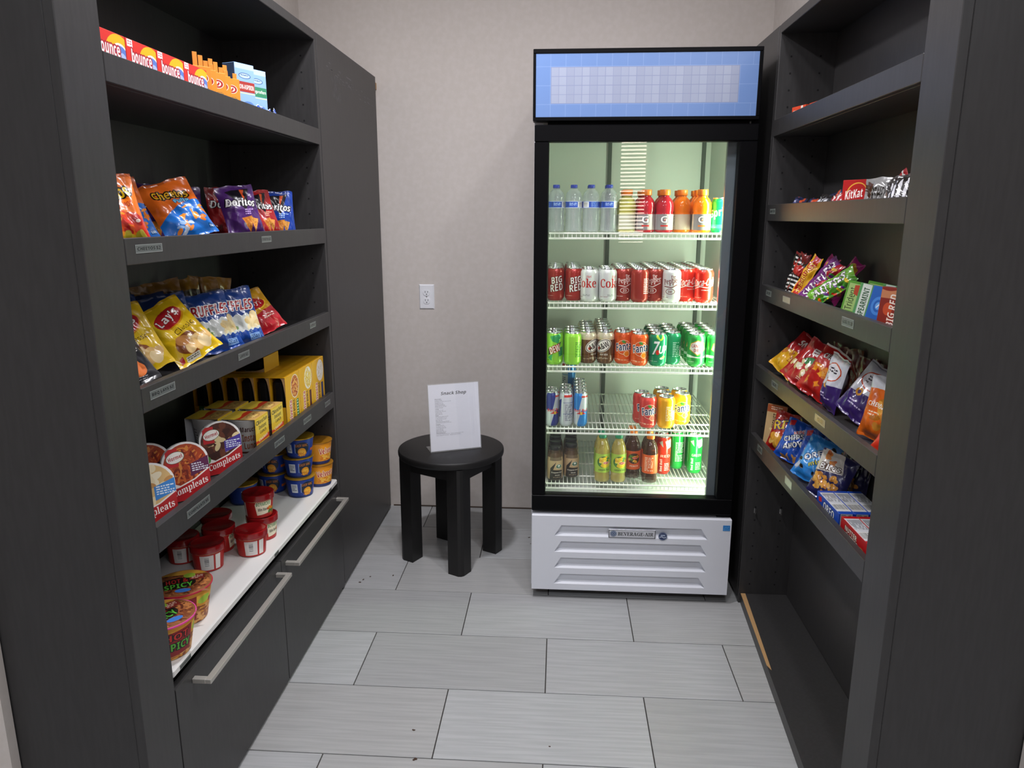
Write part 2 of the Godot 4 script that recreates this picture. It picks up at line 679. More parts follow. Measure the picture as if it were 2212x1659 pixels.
func room() -> void:
	# floor: every tile a piece on the dark joint bed
	var fl := struct("floor", span(Vector3(-2.7, -0.12, -3.6), Vector3(2.7, -0.003, 2.6), 0.0), M.grout)
	var cw := 0.305 * 0.9925
	var g := 0.0016
	for k in range(-14, 6):
		var z1 := -1.7196 - 0.305 * k
		var z0 := z1 - 0.305
		for c in range(-5, 8):
			var x0 := -0.631 + cw * (2 * c + (1 if k % 2 == 0 else 0))
			var a := maxf(x0, -2.68)
			var b := minf(x0 + 2 * cw, 2.68)
			var zz := maxf(z0, -3.55)
			if b - a < 0.03 or z1 - zz < 0.02:
				continue
			part(fl, "tile", bx(Vector3(snappedf(b - a - 2 * g, 0.0001), 0.006, snappedf(z1 - zz - 2 * g, 0.0001)), 0.0008), M.tiles[(k * 7 + c * 3 + 60) % 4], Vector3((a + b) / 2, -0.003 + rng.randf_range(-0.0002, 0.0002), (z1 + zz) / 2))
	# crumbs and grit on the tiles
	var gr := MB.new()
	for d in [[896, 1641, 0.004], [893, 1578, 0.003], [1187, 1612, 0.002], [778, 1258, 0.004], [786, 1252, 0.003], [800, 1246, 0.003], [848, 1243, 0.003], [905, 1101, 0.004], [1143, 1161, 0.003], [1146, 1175, 0.002]]:
		var p := on_y(d[0], d[1], 0.0)
		for k in 3:
			gr.lathe([Vector3(d[2], 0.0, 0), Vector3(d[2] * 0.8, d[2] * 0.3, 0), Vector3(0, d[2] * 0.45, 0)], 7, 0.7, p + Vector3(rng.randf_range(-1, 1) * d[2], 0, rng.randf_range(-1, 1) * d[2]))
	part(fl, "crumbs", gr.done(), mat("3f2c1e", 0.8)).set_meta("kind", "stuff")
	struct("wall_back", span(Vector3(-1.3, 0, -3.62), Vector3(1.2, 2.7, -3.5), 0.0), M.wall)
	struct("gap_strip_1", span(Vector3(-0.83, 0.0, -3.4995), Vector3(-0.1, 0.006, -3.496), 0.0), mat("4a3c31", 0.9))  # dark brown strip added for the stained, dark gap line at the wall foot
	struct("wall_left", span(Vector3(-1.3, 0, -3.5), Vector3(-1.18, 2.7, -1.262), 0.0), M.wall)
	struct("wall_right", span(Vector3(0.9, 0, -3.5), Vector3(1.04, 2.7, -1.482), 0.0), M.wall)
	struct("wall_lobby_left", span(Vector3(-2.7, 0, -1.262), Vector3(-1.112, 2.7, -1.239), 0.0), M.wall)
	struct("wall_lobby_right", span(Vector3(1.02, 0, -1.457), Vector3(2.7, 2.7, -1.43), 0.0), M.wall)
	struct("wall_lobby_side_left", span(Vector3(-2.82, 0, -1.262), Vector3(-2.7, 2.7, 2.6), 0.0), M.wall)
	struct("wall_lobby_side_right", span(Vector3(2.7, 0, -1.457), Vector3(2.82, 2.7, 2.6), 0.0), M.wall)
	# wall behind the viewer with one narrow window, its blind half closed; the cooler's glass mirrors it
	var wx0 := 0.60
	var wx1 := 0.86
	var wy0 := 1.18
	var wy1 := 2.26
	var wb := struct("wall_lobby_back", span(Vector3(-2.7, 0, 2.6), Vector3(wx0, 2.7, 2.72), 0.0), M.wall)
	part(wb, "wall_section", span(Vector3(wx1, 0, 2.6), Vector3(2.7, 2.7, 2.72), 0.0), M.wall)
	part(wb, "wall_section", span(Vector3(wx0, 0, 2.6), Vector3(wx1, wy0, 2.72), 0.0), M.wall)
	part(wb, "wall_section", span(Vector3(wx0, wy1, 2.6), Vector3(wx1, 2.7, 2.72), 0.0), M.wall)
	var wn := struct("window_1", span(Vector3(wx0, wy0, 2.69), Vector3(wx1, wy1, 2.70), 0.0), mat("ffffff", 0.3, 0.0, {"emission_enabled": true, "emission": Color("fff0e4"), "emission_energy_multiplier": 14.0}))
	var sy := wy0 + 0.02
	while sy < wy1:
		part(wn, "blind_slat", bx(Vector3(wx1 - wx0 - 0.004, 0.024, 0.002), 0.0), mat("8a7a6c", 0.6), Vector3((wx0 + wx1) / 2, sy, 2.66), Vector3(0.35, 0, 0.012))
		sy += 0.037
	struct("ceiling", span(Vector3(-2.82, 2.7, -3.62), Vector3(2.82, 2.8, 2.72), 0.0), M.ceiling)

var label_sheet: StandardMaterial3D
const LABELS := ["CHEETOS $2", "DORITOS $2", "BBQ LAYS $2", "LAYS $2", "CHIPS $2", "COMPLEATS $5", "CUP NOODLE", "VELVEETA $4", "BOWLS $4", "CANDY $1.75", "$1.75", "M&M", "GUM $1.50", "$2.25", "$2.00", "$2.50"]

func shelf_label(t: Node3D, at: Vector3, turn: float, w: float, h: float, txt: String) -> void:
	if label_sheet == null:
		var c := Cv.new(256, 4.0, "5f6461")
		for k in 16:
			var y := k * 0.25
			var pale: bool = LABELS[k] in ["M&M", "$2.50"]
			c.rect(0, y, 1, y + 0.25, "868b87").rect(0.015, y + 0.02, 0.985, y + 0.23, "9a9f8a" if pale else "5f6461")
			if not pale:
				c.text(LABELS[k], 0.5, y + 0.125, minf(0.86, 0.1 * LABELS[k].length()), 0.11, "151718")
		label_sheet = mat("ffffff", 0.25, 0.0, {"albedo_texture": c.tex()})
	var r := Rect2(0, LABELS.find(txt) / 16.0, 1, 1.0 / 16.0)
	part(t, "price_label", bx(Vector3(w, h, 0.0006), 0.0, Vector3.ZERO, [r, r, r, r, r, r]), label_sheet, at, Vector3(0, turn, 0))

func shelf_unit(t: Node3D, x0: float, xb: float, z0: float, z1: float, yb: float, yt: float, labels: Array) -> void:
	# x0 front, xb back; board with an upright lip
	var s := signf(xb - x0)
	var sh := slab(t, "shelf", Vector3(x0 + s * 0.018, yb, z0), Vector3(xb - s * 0.008, yb + 0.02, z1), M.lam)
	var c := sh.position + t.position
	part(sh, "front_lip", bx(Vector3(0.018, yt - yb, absf(z1 - z0)), 0.0012), M.lam, Vector3(x0 + s * 0.009, (yb + yt) / 2, (z0 + z1) / 2) - c)
	for l in labels:
		# z, width, height, text, pale?
		shelf_label(sh, Vector3(x0 - s * 0.0004, (yb + yt) / 2 + 0.004, l[0]) - c, -s * PI / 2, l[1], l[2], l[3])

func pegs(t: Node3D, xs: Array, z: float, y0: float, y1: float, dir: float) -> void:
	var b := MB.new()
	for x in xs:
		var y := y0
		while y < y1:
			b.tube(Vector3(x, y, z) - t.position, Vector3(x, y, z + dir * 0.0006) - t.position, 0.0032, 8)
			b.quad(Vector3(x - 0.0026, y - 0.0026, z + dir * 0.0006) - t.position, Vector3(x + 0.0026, y - 0.0026, z + dir * 0.0006) - t.position, Vector3(x + 0.0026, y + 0.0026, z + dir * 0.0006) - t.position, Vector3(x - 0.0026, y + 0.0026, z + dir * 0.0006) - t.position)
			y += 0.052
	part(t, "peg_holes", b.done(), mat("050506", 0.9)).set_meta("kind", "stuff")

func cabinet_left() -> void:
	var x0 := -0.836
	var xb := -1.168
	var t := thing("shelf_cabinet", "dark wood shelf cabinet of crisps, soup cups and boxes over two drawers", "cabinet", Vector3(-1.0, 0, -1.96))
	var m: Material = M.lam
	slab(t, "end_panel", Vector3(xb, 0, -1.285), Vector3(x0 - 0.02, 2.05, -1.265), m)
	slab(t, "face_stile", Vector3(x0 - 0.02, 0, -1.39), Vector3(x0, 2.05, -1.265), m)
	slab(t, "inner_side_panel", Vector3(xb + 0.008, 0.0, -1.391), Vector3(x0 - 0.0205, 2.02, -1.372), m)
	slab(t, "side_panel", Vector3(xb, 0, -2.642), Vector3(x0 - 0.001, 2.05, -2.622), m)
	slab(t, "filler_panel", Vector3(x0 - 0.019, 0.015, -3.462), Vector3(x0, 2.05, -2.644), m)
	var sc := MB.new()
	for k in 46:
		var f := rng.randf()
		var p := Vector3(x0 + 0.0004, lerpf(1.93, 1.985, 1.0 - f) - rng.randf() * 0.03 + 0.01 * sin(k), lerpf(-2.72, -3.42, f))
		var l := rng.randf_range(0.008, 0.04)
		var w := rng.randf_range(0.0006, 0.0018)
		sc.quad(p - t.position, p + Vector3(0, rng.randf_range(-0.004, 0.002), -l) - t.position, p + Vector3(0, w, -l * 0.8) - t.position, p + Vector3(0, w * 1.6, -l * 0.1) - t.position)
	for k in 34:
		var p := Vector3(x0 + 0.0004, 1.955 - rng.randf() * 0.09, -2.80 - rng.randf() * 0.1)
		sc.quad(p - t.position, p + Vector3(0, -rng.randf_range(0.006, 0.02), -0.0012) - t.position, p + Vector3(0, -0.004, -0.003) - t.position, p + Vector3(0, 0.004, -0.002) - t.position)
	part(t, "pale_scuffs", sc.done(), mat("77777a", 0.8)).set_meta("kind", "stuff")
	slab(t, "cleat", Vector3(x0 - 0.045, 2.0, -3.498), Vector3(x0 - 0.004, 2.03, -3.463), M.wood_edge)
	slab(t, "back_panel", Vector3(xb, 0.0, -2.622), Vector3(xb + 0.008, 2.03, -1.392), m)
	slab(t, "top_panel", Vector3(xb, 2.022, -2.622), Vector3(x0, 2.05, -1.391), m)
	var L := [[1.685, 1.737, []], [1.350, 1.4015, [[-1.475, 0.10, 0.017, "CHEETOS $2", true], [-2.09, 0.07, 0.017, "DORITOS $2", true]]],
		[1.053, 1.105, [[-1.47, 0.10, 0.018, "BBQ LAYS $2", true], [-1.88, 0.07, 0.018, "LAYS $2", true], [-2.44, 0.06, 0.018, "CHIPS $2", true]]],
		[0.747, 0.806, [[-1.57, 0.11, 0.018, "COMPLEATS $5", true], [-2.08, 0.08, 0.018, "CUP NOODLE", true], [-2.33, 0.075, 0.018, "VELVEETA $4", true], [-2.55, 0.06, 0.018, "BOWLS $4", true]]]]
	for l in L:
		shelf_unit(t, x0, xb, -2.621, -1.3915, l[0], l[1], l[2])
	pegs(t, [x0 - 0.05, x0 - 0.27], -2.622, 0.62, 2.0, 1.0)
	# base with two drawers, black gap under the worktop
	slab(t, "base_carcass", Vector3(xb + 0.008, 0.02, -2.621), Vector3(x0 - 0.06, 0.440, -1.392), M.black_matte)
	for d in [[-2.022, -1.3925, -1.99, -1.462], [-2.640, -2.026, -2.60, -2.055]]:
		var fr := slab(t, "drawer", Vector3(x0 - 0.02, 0.012, d[0]), Vector3(x0 + 0.0005, 0.418, d[1]), m, 0.001)
		var h := MB.new()
		var hc := Vector3(x0, 0.393, (d[2] + d[3]) / 2)
		h.box(Vector3(0.0385, 0, 0), Vector3(0.015, 0.012, d[3] - d[2]), 0.0012)
		for e in [-1.0, 1.0]:
			h.box(Vector3(0.0162, 0, e * ((d[3] - d[2]) / 2 - 0.007)), Vector3(0.0315, 0.012, 0.014), 0.001)
		part(fr, "bar_handle", h.done(), M.steel, hc - (fr.position + t.position))
	var c := solo("worktop", "white laminate worktop over the dark drawers of the left cabinet", "worktop", bx(Vector3(0.322, 0.02, 1.226), 0.004), M.counter, Vector3(-0.9985, 0.4545, -2.0065))
	for l in [[-1.447, 0.05, "CUP NOODLE"], [-2.0, 0.032, "BOWLS $4"], [-2.53, 0.03, "$2.00"]]:
		shelf_label(c, Vector3(-0.8372, 0.454, l[0]) - c.position, PI / 2, l[1], 0.011, l[2])

func cabinet_right() -> void:
	var x0 := 0.70
	var xb := 0.888
	var t := thing("shelf_cabinet", "shallow dark wood shelf cabinet of candy and biscuits beside the cooler", "cabinet", Vector3(0.8, 0, -2.05))
	var m: Material = M.lam
	slab(t, "end_panel", Vector3(x0 + 0.02, 0, -1.48), Vector3(1.042, 2.05, -1.46), m)
	slab(t, "face_stile", Vector3(x0, 0, -1.59), Vector3(x0 + 0.02, 2.05, -1.46), m)
	slab(t, "inner_side_panel", Vector3(x0 + 0.0205, 0.0, -1.591), Vector3(xb - 0.008, 2.02, -1.572), m)
	slab(t, "side_panel", Vector3(x0 + 0.001, 0, -2.644), Vector3(xb, 2.05, -2.624), m)
	slab(t, "filler_panel", Vector3(x0, 0.015, -3.47), Vector3(x0 + 0.019, 2.05, -2.646), m)
	slab(t, "back_panel", Vector3(xb - 0.008, 0.0, -2.624), Vector3(xb, 2.03, -1.592), m)
	slab(t, "top_panel", Vector3(x0, 2.022, -2.624), Vector3(xb, 2.05, -1.591), m)
	var R := [[1.703, 1.756, []], [1.430, 1.4845, [[-2.56, 0.06, 0.016, "CANDY $1.75", true]]],
		[1.163, 1.216, [[-2.53, 0.06, 0.018, "$1.75", true], [-2.33, 0.075, 0.02, "M&M", false], [-1.83, 0.075, 0.022, "GUM $1.50", true]]],
		[0.884, 0.934, [[-2.38, 0.07, 0.02, "$2.25", true], [-1.95, 0.08, 0.02, "$2.00", true]]],
		[0.628, 0.682, [[-2.49, 0.055, 0.022, "$2.25", true], [-2.16, 0.065, 0.024, "$2.50", false]]]]
	for l in R:
		shelf_unit(t, x0, xb, -2.623, -1.5915, l[0], l[1], l[2])
	pegs(t, [0.739, 0.832], -2.624, 0.08, 2.0, 1.0)
	for x in [0.739, 0.832]:
		var b := MB.new()
		b.box(Vector3(0, 0.006, 0.001), Vector3(0.008, 0.02, 0.002), 0.0008)
		b.box(Vector3(0, -0.003, 0.007), Vector3(0.008, 0.002, 0.013), 0.0008)
		part(t, "shelf_clip", b.done(), M.chrome, Vector3(x, 0.372, -2.6236) - t.position)
	# bottom board: its front runs askew, the edge band is torn off at the far half
	var pb := MB.new()
	pb.prism([Vector2(0.709, -2.622), Vector2(0.650, -1.594), Vector2(0.879, -1.594), Vector2(0.879, -2.622)], 0.001, 0.04)
	var bo := solo("base_board", "loose dark base board skewed along the foot of the shallow cabinet", "board", pb.done(), m)
	var eb := MB.new()
	eb.prism([Vector2(0.7083, -2.6215), Vector2(0.6815, -2.155), Vector2(0.690, -2.13), Vector2(0.7255, -2.6215)], 0.0395, 0.0412)
	part(bo, "torn_edge", eb.done(), M.wood_edge)

func cooler() -> void:
	var o := Vector3(0.28, 0, -3.0)
	var t := thing("beverage_cooler", "tall glass door beverage cooler with black door frame and white louvred base", "cooler", o)
	var xa := -0.095
	var xc := 0.655
	var e: Material = M.enamel
	slab(t, "outer_side", Vector3(xa, 0.03, -3.40), Vector3(xa + 0.03, 1.975, -2.665), e)
	slab(t, "outer_side", Vector3(xc - 0.02, 0.03, -3.40), Vector3(xc, 1.975, -2.665), M.black_matte)
	slab(t, "outer_back", Vector3(xa + 0.03, 0.03, -3.40), Vector3(xc - 0.02, 1.975, -3.37), e)
	slab(t, "outer_top", Vector3(xa + 0.03, 1.955, -3.37), Vector3(xc - 0.02, 1.975, -2.665), e)
	slab(t, "front_bulkhead", Vector3(xa + 0.03, 1.725, -2.69), Vector3(xc - 0.02, 1.955, -2.665), M.black_matte)
	for p in [[xa + 0.04, -2.71], [xc - 0.06, -2.71], [xa + 0.04, -3.36], [xc - 0.06, -3.36]]:
		part(t, "foot", turned([Vector3(0.014, 0, 0), Vector3(0.018, 0.004, 0), Vector3(0.018, 0.02, 0), Vector3(0.012, 0.03, 0)], 16), M.black, Vector3(p[0], 0, p[1]) - o)
	# inside
	var l: Material = M.liner
	slab(t, "liner_side", Vector3(xa + 0.03, 0.36, -3.33), Vector3(-0.05, 1.82, -2.665), l, 0.0)
	slab(t, "liner_side", Vector3(0.63, 0.36, -3.33), Vector3(xc - 0.02, 1.82, -2.665), l, 0.0)
	slab(t, "liner_back", Vector3(-0.05, 0.36, -3.33), Vector3(0.63, 1.82, -3.31), l, 0.0)
	slab(t, "liner_floor", Vector3(-0.05, 0.36, -3.31), Vector3(0.63, 0.395, -2.665), l, 0.0)
	slab(t, "liner_ceiling", Vector3(-0.05, 1.80, -3.31), Vector3(0.63, 1.82, -2.69), l, 0.0)
	for x in [0.205, 0.6]:
		slab(t, "shelf_standard", Vector3(x - 0.008, 0.40, -3.31), Vector3(x + 0.008, 1.79, -3.298), mat("4c544e", 0.5))
	# lamp housing inside the right jamb, its tube hidden behind it
	slab(t, "lamp_housing", Vector3(0.563, 0.396, -2.688), Vector3(0.6295, 1.724, -2.668), mat("5c666b", 0.4))
	slab(t, "led_tube_lamp", Vector3(0.612, 0.45, -2.703), Vector3(0.624, 1.66, -2.691), mat("ffffff", 0.4, 0.0, {"emission_enabled": true, "emission": Color("e8ffe4"), "emission_energy_multiplier": 6.0}))
	var led := AreaLight3D.new()
	led.name = "led_lamp"
	led.light_color = Color("e4ffdc")
	led.light_energy = 1.2
	led.area_size = Vector2(0.03, 1.2)
	led.area_range = 8.0
	led.area_attenuation = 2.0
	led.shadow_enabled = true
	t.add_child(led)
	led.position = Vector3(0.606, 1.055, -2.703) - o
	led.basis = Basis.looking_at(Vector3(-0.9, 0, -0.44), Vector3.UP)
	for s in [[1.388, "first"], [1.137, ""], [0.899, ""], [0.658, ""], [0.436, ""]]:
		wire_shelf(t, s[0])
	# header sign
	var hz := -2.612
	var hb := slab(t, "header_box", Vector3(-0.099, 1.757, -2.665), Vector3(0.648, 1.982, hz - 0.006), M.black)
	var hc := hb.position + o
	for f in [[Vector3(-0.099, 1.968, hz - 0.006), Vector3(0.648, 1.982, hz)], [Vector3(-0.099, 1.757, hz - 0.006), Vector3(0.648, 1.769, hz)], [Vector3(-0.099, 1.769, hz - 0.006), Vector3(-0.090, 1.968, hz)], [Vector3(0.636, 1.769, hz - 0.006), Vector3(0.648, 1.968, hz)]]:
		part(hb, "sign_frame", bx((f[1] - f[0]).abs(), 0.0015), M.black, (f[0] + f[1]) / 2 - hc)
	var sg := Cv.new(1400, 0.199 / 0.726, "6987ba")
	for k in 15:
		sg.rect(0.0665 + k * 0.0698, 0, 0.0685 + k * 0.0698, 0.3, "89a0ca")
	sg.rect(0, 0.0565, 1, 0.2195, "6987ba")
	for y in [0.055, 0.137, 0.2185]:
		sg.rect(0, y, 1, y + 0.002, "89a0ca")
	sg.rect(0.066, 0.0565, 0.068, 0.22, "89a0ca").rect(0.918, 0.0565, 0.92, 0.22, "89a0ca")
	sg.rect(0.069, 0.0585, 0.917, 0.217, "838da9")
	for i in 24:
		for j in 4:
			sg.rect(0.0715 + i * 0.0352, 0.0605 + j * 0.0391, 0.0715 + i * 0.0352 + 0.0332, 0.0605 + j * 0.0391 + 0.0371, ["979fb4", "939bb1", "9ba3b7"][(i * 5 + j * 3) % 3])
	part(hb, "sign_panel", bx(Vector3(0.726, 0.199, 0.003), 0.0), mat("ffffff", 0.3, 0.0, {"albedo_texture": sg.tex()}), Vector3(0.273, 1.8685, hz - 0.0045) - hc)
	# door
	var dz := -2.617
	var dr := slab(t, "door", Vector3(-0.093, 1.69, dz - 0.045), Vector3(0.652, 1.745, dz), M.black, 0.003)
	var dc := dr.position + o
	for f in [[Vector3(-0.093, 0.358, dz - 0.045), Vector3(0.652, 0.421, dz)], [Vector3(-0.093, 0.421, dz - 0.045), Vector3(-0.043, 1.69, dz)], [Vector3(0.592, 0.421, dz - 0.045), Vector3(0.652, 1.69, dz)]]:
		part(dr, "door_rail", bx((f[1] - f[0]).abs(), 0.003), M.black, (f[0] + f[1]) / 2 - dc)
	var gp := MB.new()
	gp.quad(Vector3(-0.3185, -0.6355, 0), Vector3(0.3185, -0.6355, 0), Vector3(0.3185, 0.6355, 0), Vector3(-0.3185, 0.6355, 0))
	part(dr, "glass_pane", gp.done(), M.glass, Vector3(0.2745, 1.0555, dz - 0.012) - dc)
	slab(t, "hinge", Vector3(0.60, 0.345, -2.66), Vector3(0.65, 0.357, -2.63), M.black)
	# louvred base
	var pz := -2.606
	var bs := slab(t, "base_panel", Vector3(-0.091, 0.337, -2.665), Vector3(0.652, 0.346, pz - 0.003), e)
	var bc := bs.position + o
	var b := MB.new()
	var xl := -0.091
	var xr := 0.652
	var ys := [[0.306, 0.263], [0.241, 0.197], [0.174, 0.131], [0.107, 0.065]]
	var top := 0.343
	var F := func(x: float, y: float, z := 0.0) -> Vector3: return Vector3(x, y, pz - z) - bc
	for yy in ys:
		var yt: float = yy[0]
		var yb: float = yy[1]
		b.quad(F.call(xl, yt), F.call(xr, yt), F.call(xr, top), F.call(xl, top))
		var a0 := -0.006
		var a1 := 0.020
		var c0 := 0.568
		var c1 := 0.542
		b.quad(F.call(xl, yb), F.call(a0, yb), F.call(a1, yt), F.call(xl, yt))
		b.quad(F.call(c0, yb), F.call(xr, yb), F.call(xr, yt), F.call(c1, yt))
		var ym := yb + 0.011
		b.quad(F.call(a0, yb), F.call(c0, yb), F.call(c0 - 0.007, ym, 0.016), F.call(a0 + 0.007, ym, 0.016))
		b.quad(F.call(a0 + 0.007, ym, 0.016), F.call(c0 - 0.007, ym, 0.016), F.call(c1, yt, 0.022), F.call(a1, yt, 0.022))
		b.quad(F.call(a1, yt, 0.022), F.call(c1, yt, 0.022), F.call(c1, yt), F.call(a1, yt))
		b.quad(F.call(a0, yb), F.call(a0 + 0.007, ym, 0.016), F.call(a1, yt, 0.022), F.call(a1, yt))
		b.quad(F.call(c0, yb), F.call(c1, yt), F.call(c1, yt, 0.022), F.call(c0 - 0.007, ym, 0.016))
		top = yb
	b.quad(F.call(xl, 0.04), F.call(xr, 0.04), F.call(xr, top), F.call(xl, top))
	for q in [[xl, 1.0], [xr, -1.0]]:
		var x: float = q[0]
		if q[1] > 0:
			b.quad(F.call(x, 0.04, 0.05), F.call(x, 0.04), F.call(x, 0.343), F.call(x, 0.343, 0.05))
		else:
			b.quad(F.call(x, 0.04), F.call(x, 0.04, 0.05), F.call(x, 0.343, 0.05), F.call(x, 0.343))
	b.quad(F.call(xl, 0.343), F.call(xr, 0.343), F.call(xr, 0.346, 0.004), F.call(xl, 0.346, 0.004))
	part(bs, "louvred_face", b.done(), e)
	slab(t, "machine_bay", Vector3(xa + 0.03, 0.035, -3.36), Vector3(xc - 0.02, 0.33, -2.70), M.black_matte)
	var bd := Cv.new(520, 0.198, "c4c6cc")
	bd.rect(0, 0, 1, 0.012, "17181a").rect(0, 0.186, 1, 0.198, "17181a").rect(0, 0, 0.012, 0.2, "17181a").rect(0.988, 0, 1, 0.2, "17181a")
	bd.ell(0.1, 0.099, 0.072, 0.072, "5a6b86").ell(0.1, 0.099, 0.058, 0.058, "aeb6c2").ell(0.1, 0.099, 0.05, 0.05, "46597a").ell(0.1, 0.099, 0.03, 0.03, "8f9cb0").ell(0.1, 0.099, 0.016, 0.016, "3a4c6a")
	bd.text("BEVERAGE-AIR", 0.575, 0.1, 0.76, 0.082, "101113", {"serif": true})
	part(bs, "badge", bx(Vector3(0.176, 0.035, 0.003), 0.001, Vector3.ZERO), mat("ffffff", 0.3, 0.2, {"albedo_texture": bd.tex()}), Vector3(0.286, 0.279, pz + 0.0005) - bc)
	var rb := Cv.new(200, 1.0, "2a3550")
	rb.ell(0.5, 0.5, 0.46, 0.46, "8d99b2").ell(0.5, 0.5, 0.42, 0.42, "24335a").rect(0.25, 0.3, 0.75, 0.48, "9aa6bd").line([[0.15, 0.62], [0.4, 0.55], [0.6, 0.68], [0.85, 0.6]], 0.1, "b9c2d2")
	var disc := MB.new()
	disc.lathe([Vector3(0.0165, 0, 0), Vector3(0.0165, 0.0015, 0), Vector3(0, 0.0016, 0)], 24)
	for i in disc.v.size():
		disc.t[i] = Vector2(0.5 + disc.v[i].x / 0.034, 0.5 + disc.v[i].z / 0.034)
	part(bs, "round_badge", disc.done(), mat("ffffff", 0.3, 0.0, {"albedo_texture": rb.tex()}), Vector3(0.401, 0.273, pz + 0.0002) - bc, Vector3(PI / 2, 0, 0))
	var st := Cv.new(128, 0.9, "2f7fc4")
	st.rect(0, 0.66, 1, 0.68, "8fc0e8").line([[0.15, 0.5], [0.4, 0.3], [0.6, 0.42], [0.85, 0.2]], 0.05, "78b4e4").rows(0.1, 0.7, 0.9, 0.85, 2, "9cc8ea")
	part(bs, "energy_sticker", bx(Vector3(0.026, 0.022, 0.0005), 0.0), mat("ffffff", 0.4, 0.0, {"albedo_texture": st.tex()}), Vector3(0.634, 0.312, pz + 0.0004) - bc)

func wire_shelf(t: Node3D, y: float) -> void:
	var o := t.position
	var z0 := -2.712
	var z1 := -3.295
	var s := part(t, "wire_shelf", span(Vector3(-0.042, -0.003, 0), Vector3(0.612, 0.003, 0.006), 0.0015), M.wire, Vector3(0, y - 0.003, z0 - 0.003) - o)
	var c := s.position + o
	part(s, "front_rail", span(Vector3(-0.042, -0.0035, 0), Vector3(0.612, 0.0035, 0.006), 0.0015), M.wire, Vector3(0, y - 0.021, z0 - 0.003) - c)
	var b := MB.new()
	var x := -0.036
	while x < 0.61:
		b.tube(Vector3(x, y - 0.002, z0) - c, Vector3(x, y - 0.002, z1) - c, 0.0016, 6)
		b.tube(Vector3(x, y - 0.002, z0) - c, Vector3(x, y - 0.021, z0) - c, 0.0016, 6)
		x += 0.0155
	for z in [z0 - 0.1, z0 - 0.25, z0 - 0.4, z1]:
		b.tube(Vector3(-0.042, y - 0.006, z) - c, Vector3(0.612, y - 0.006, z) - c, 0.003, 6)
	for xx in [-0.042, 0.612]:
		b.tube(Vector3(xx, y - 0.004, z0) - c, Vector3(xx, y - 0.004, z1) - c, 0.003, 6)
	part(s, "wire_grid", b.done(), M.wire).set_meta("kind", "stuff")

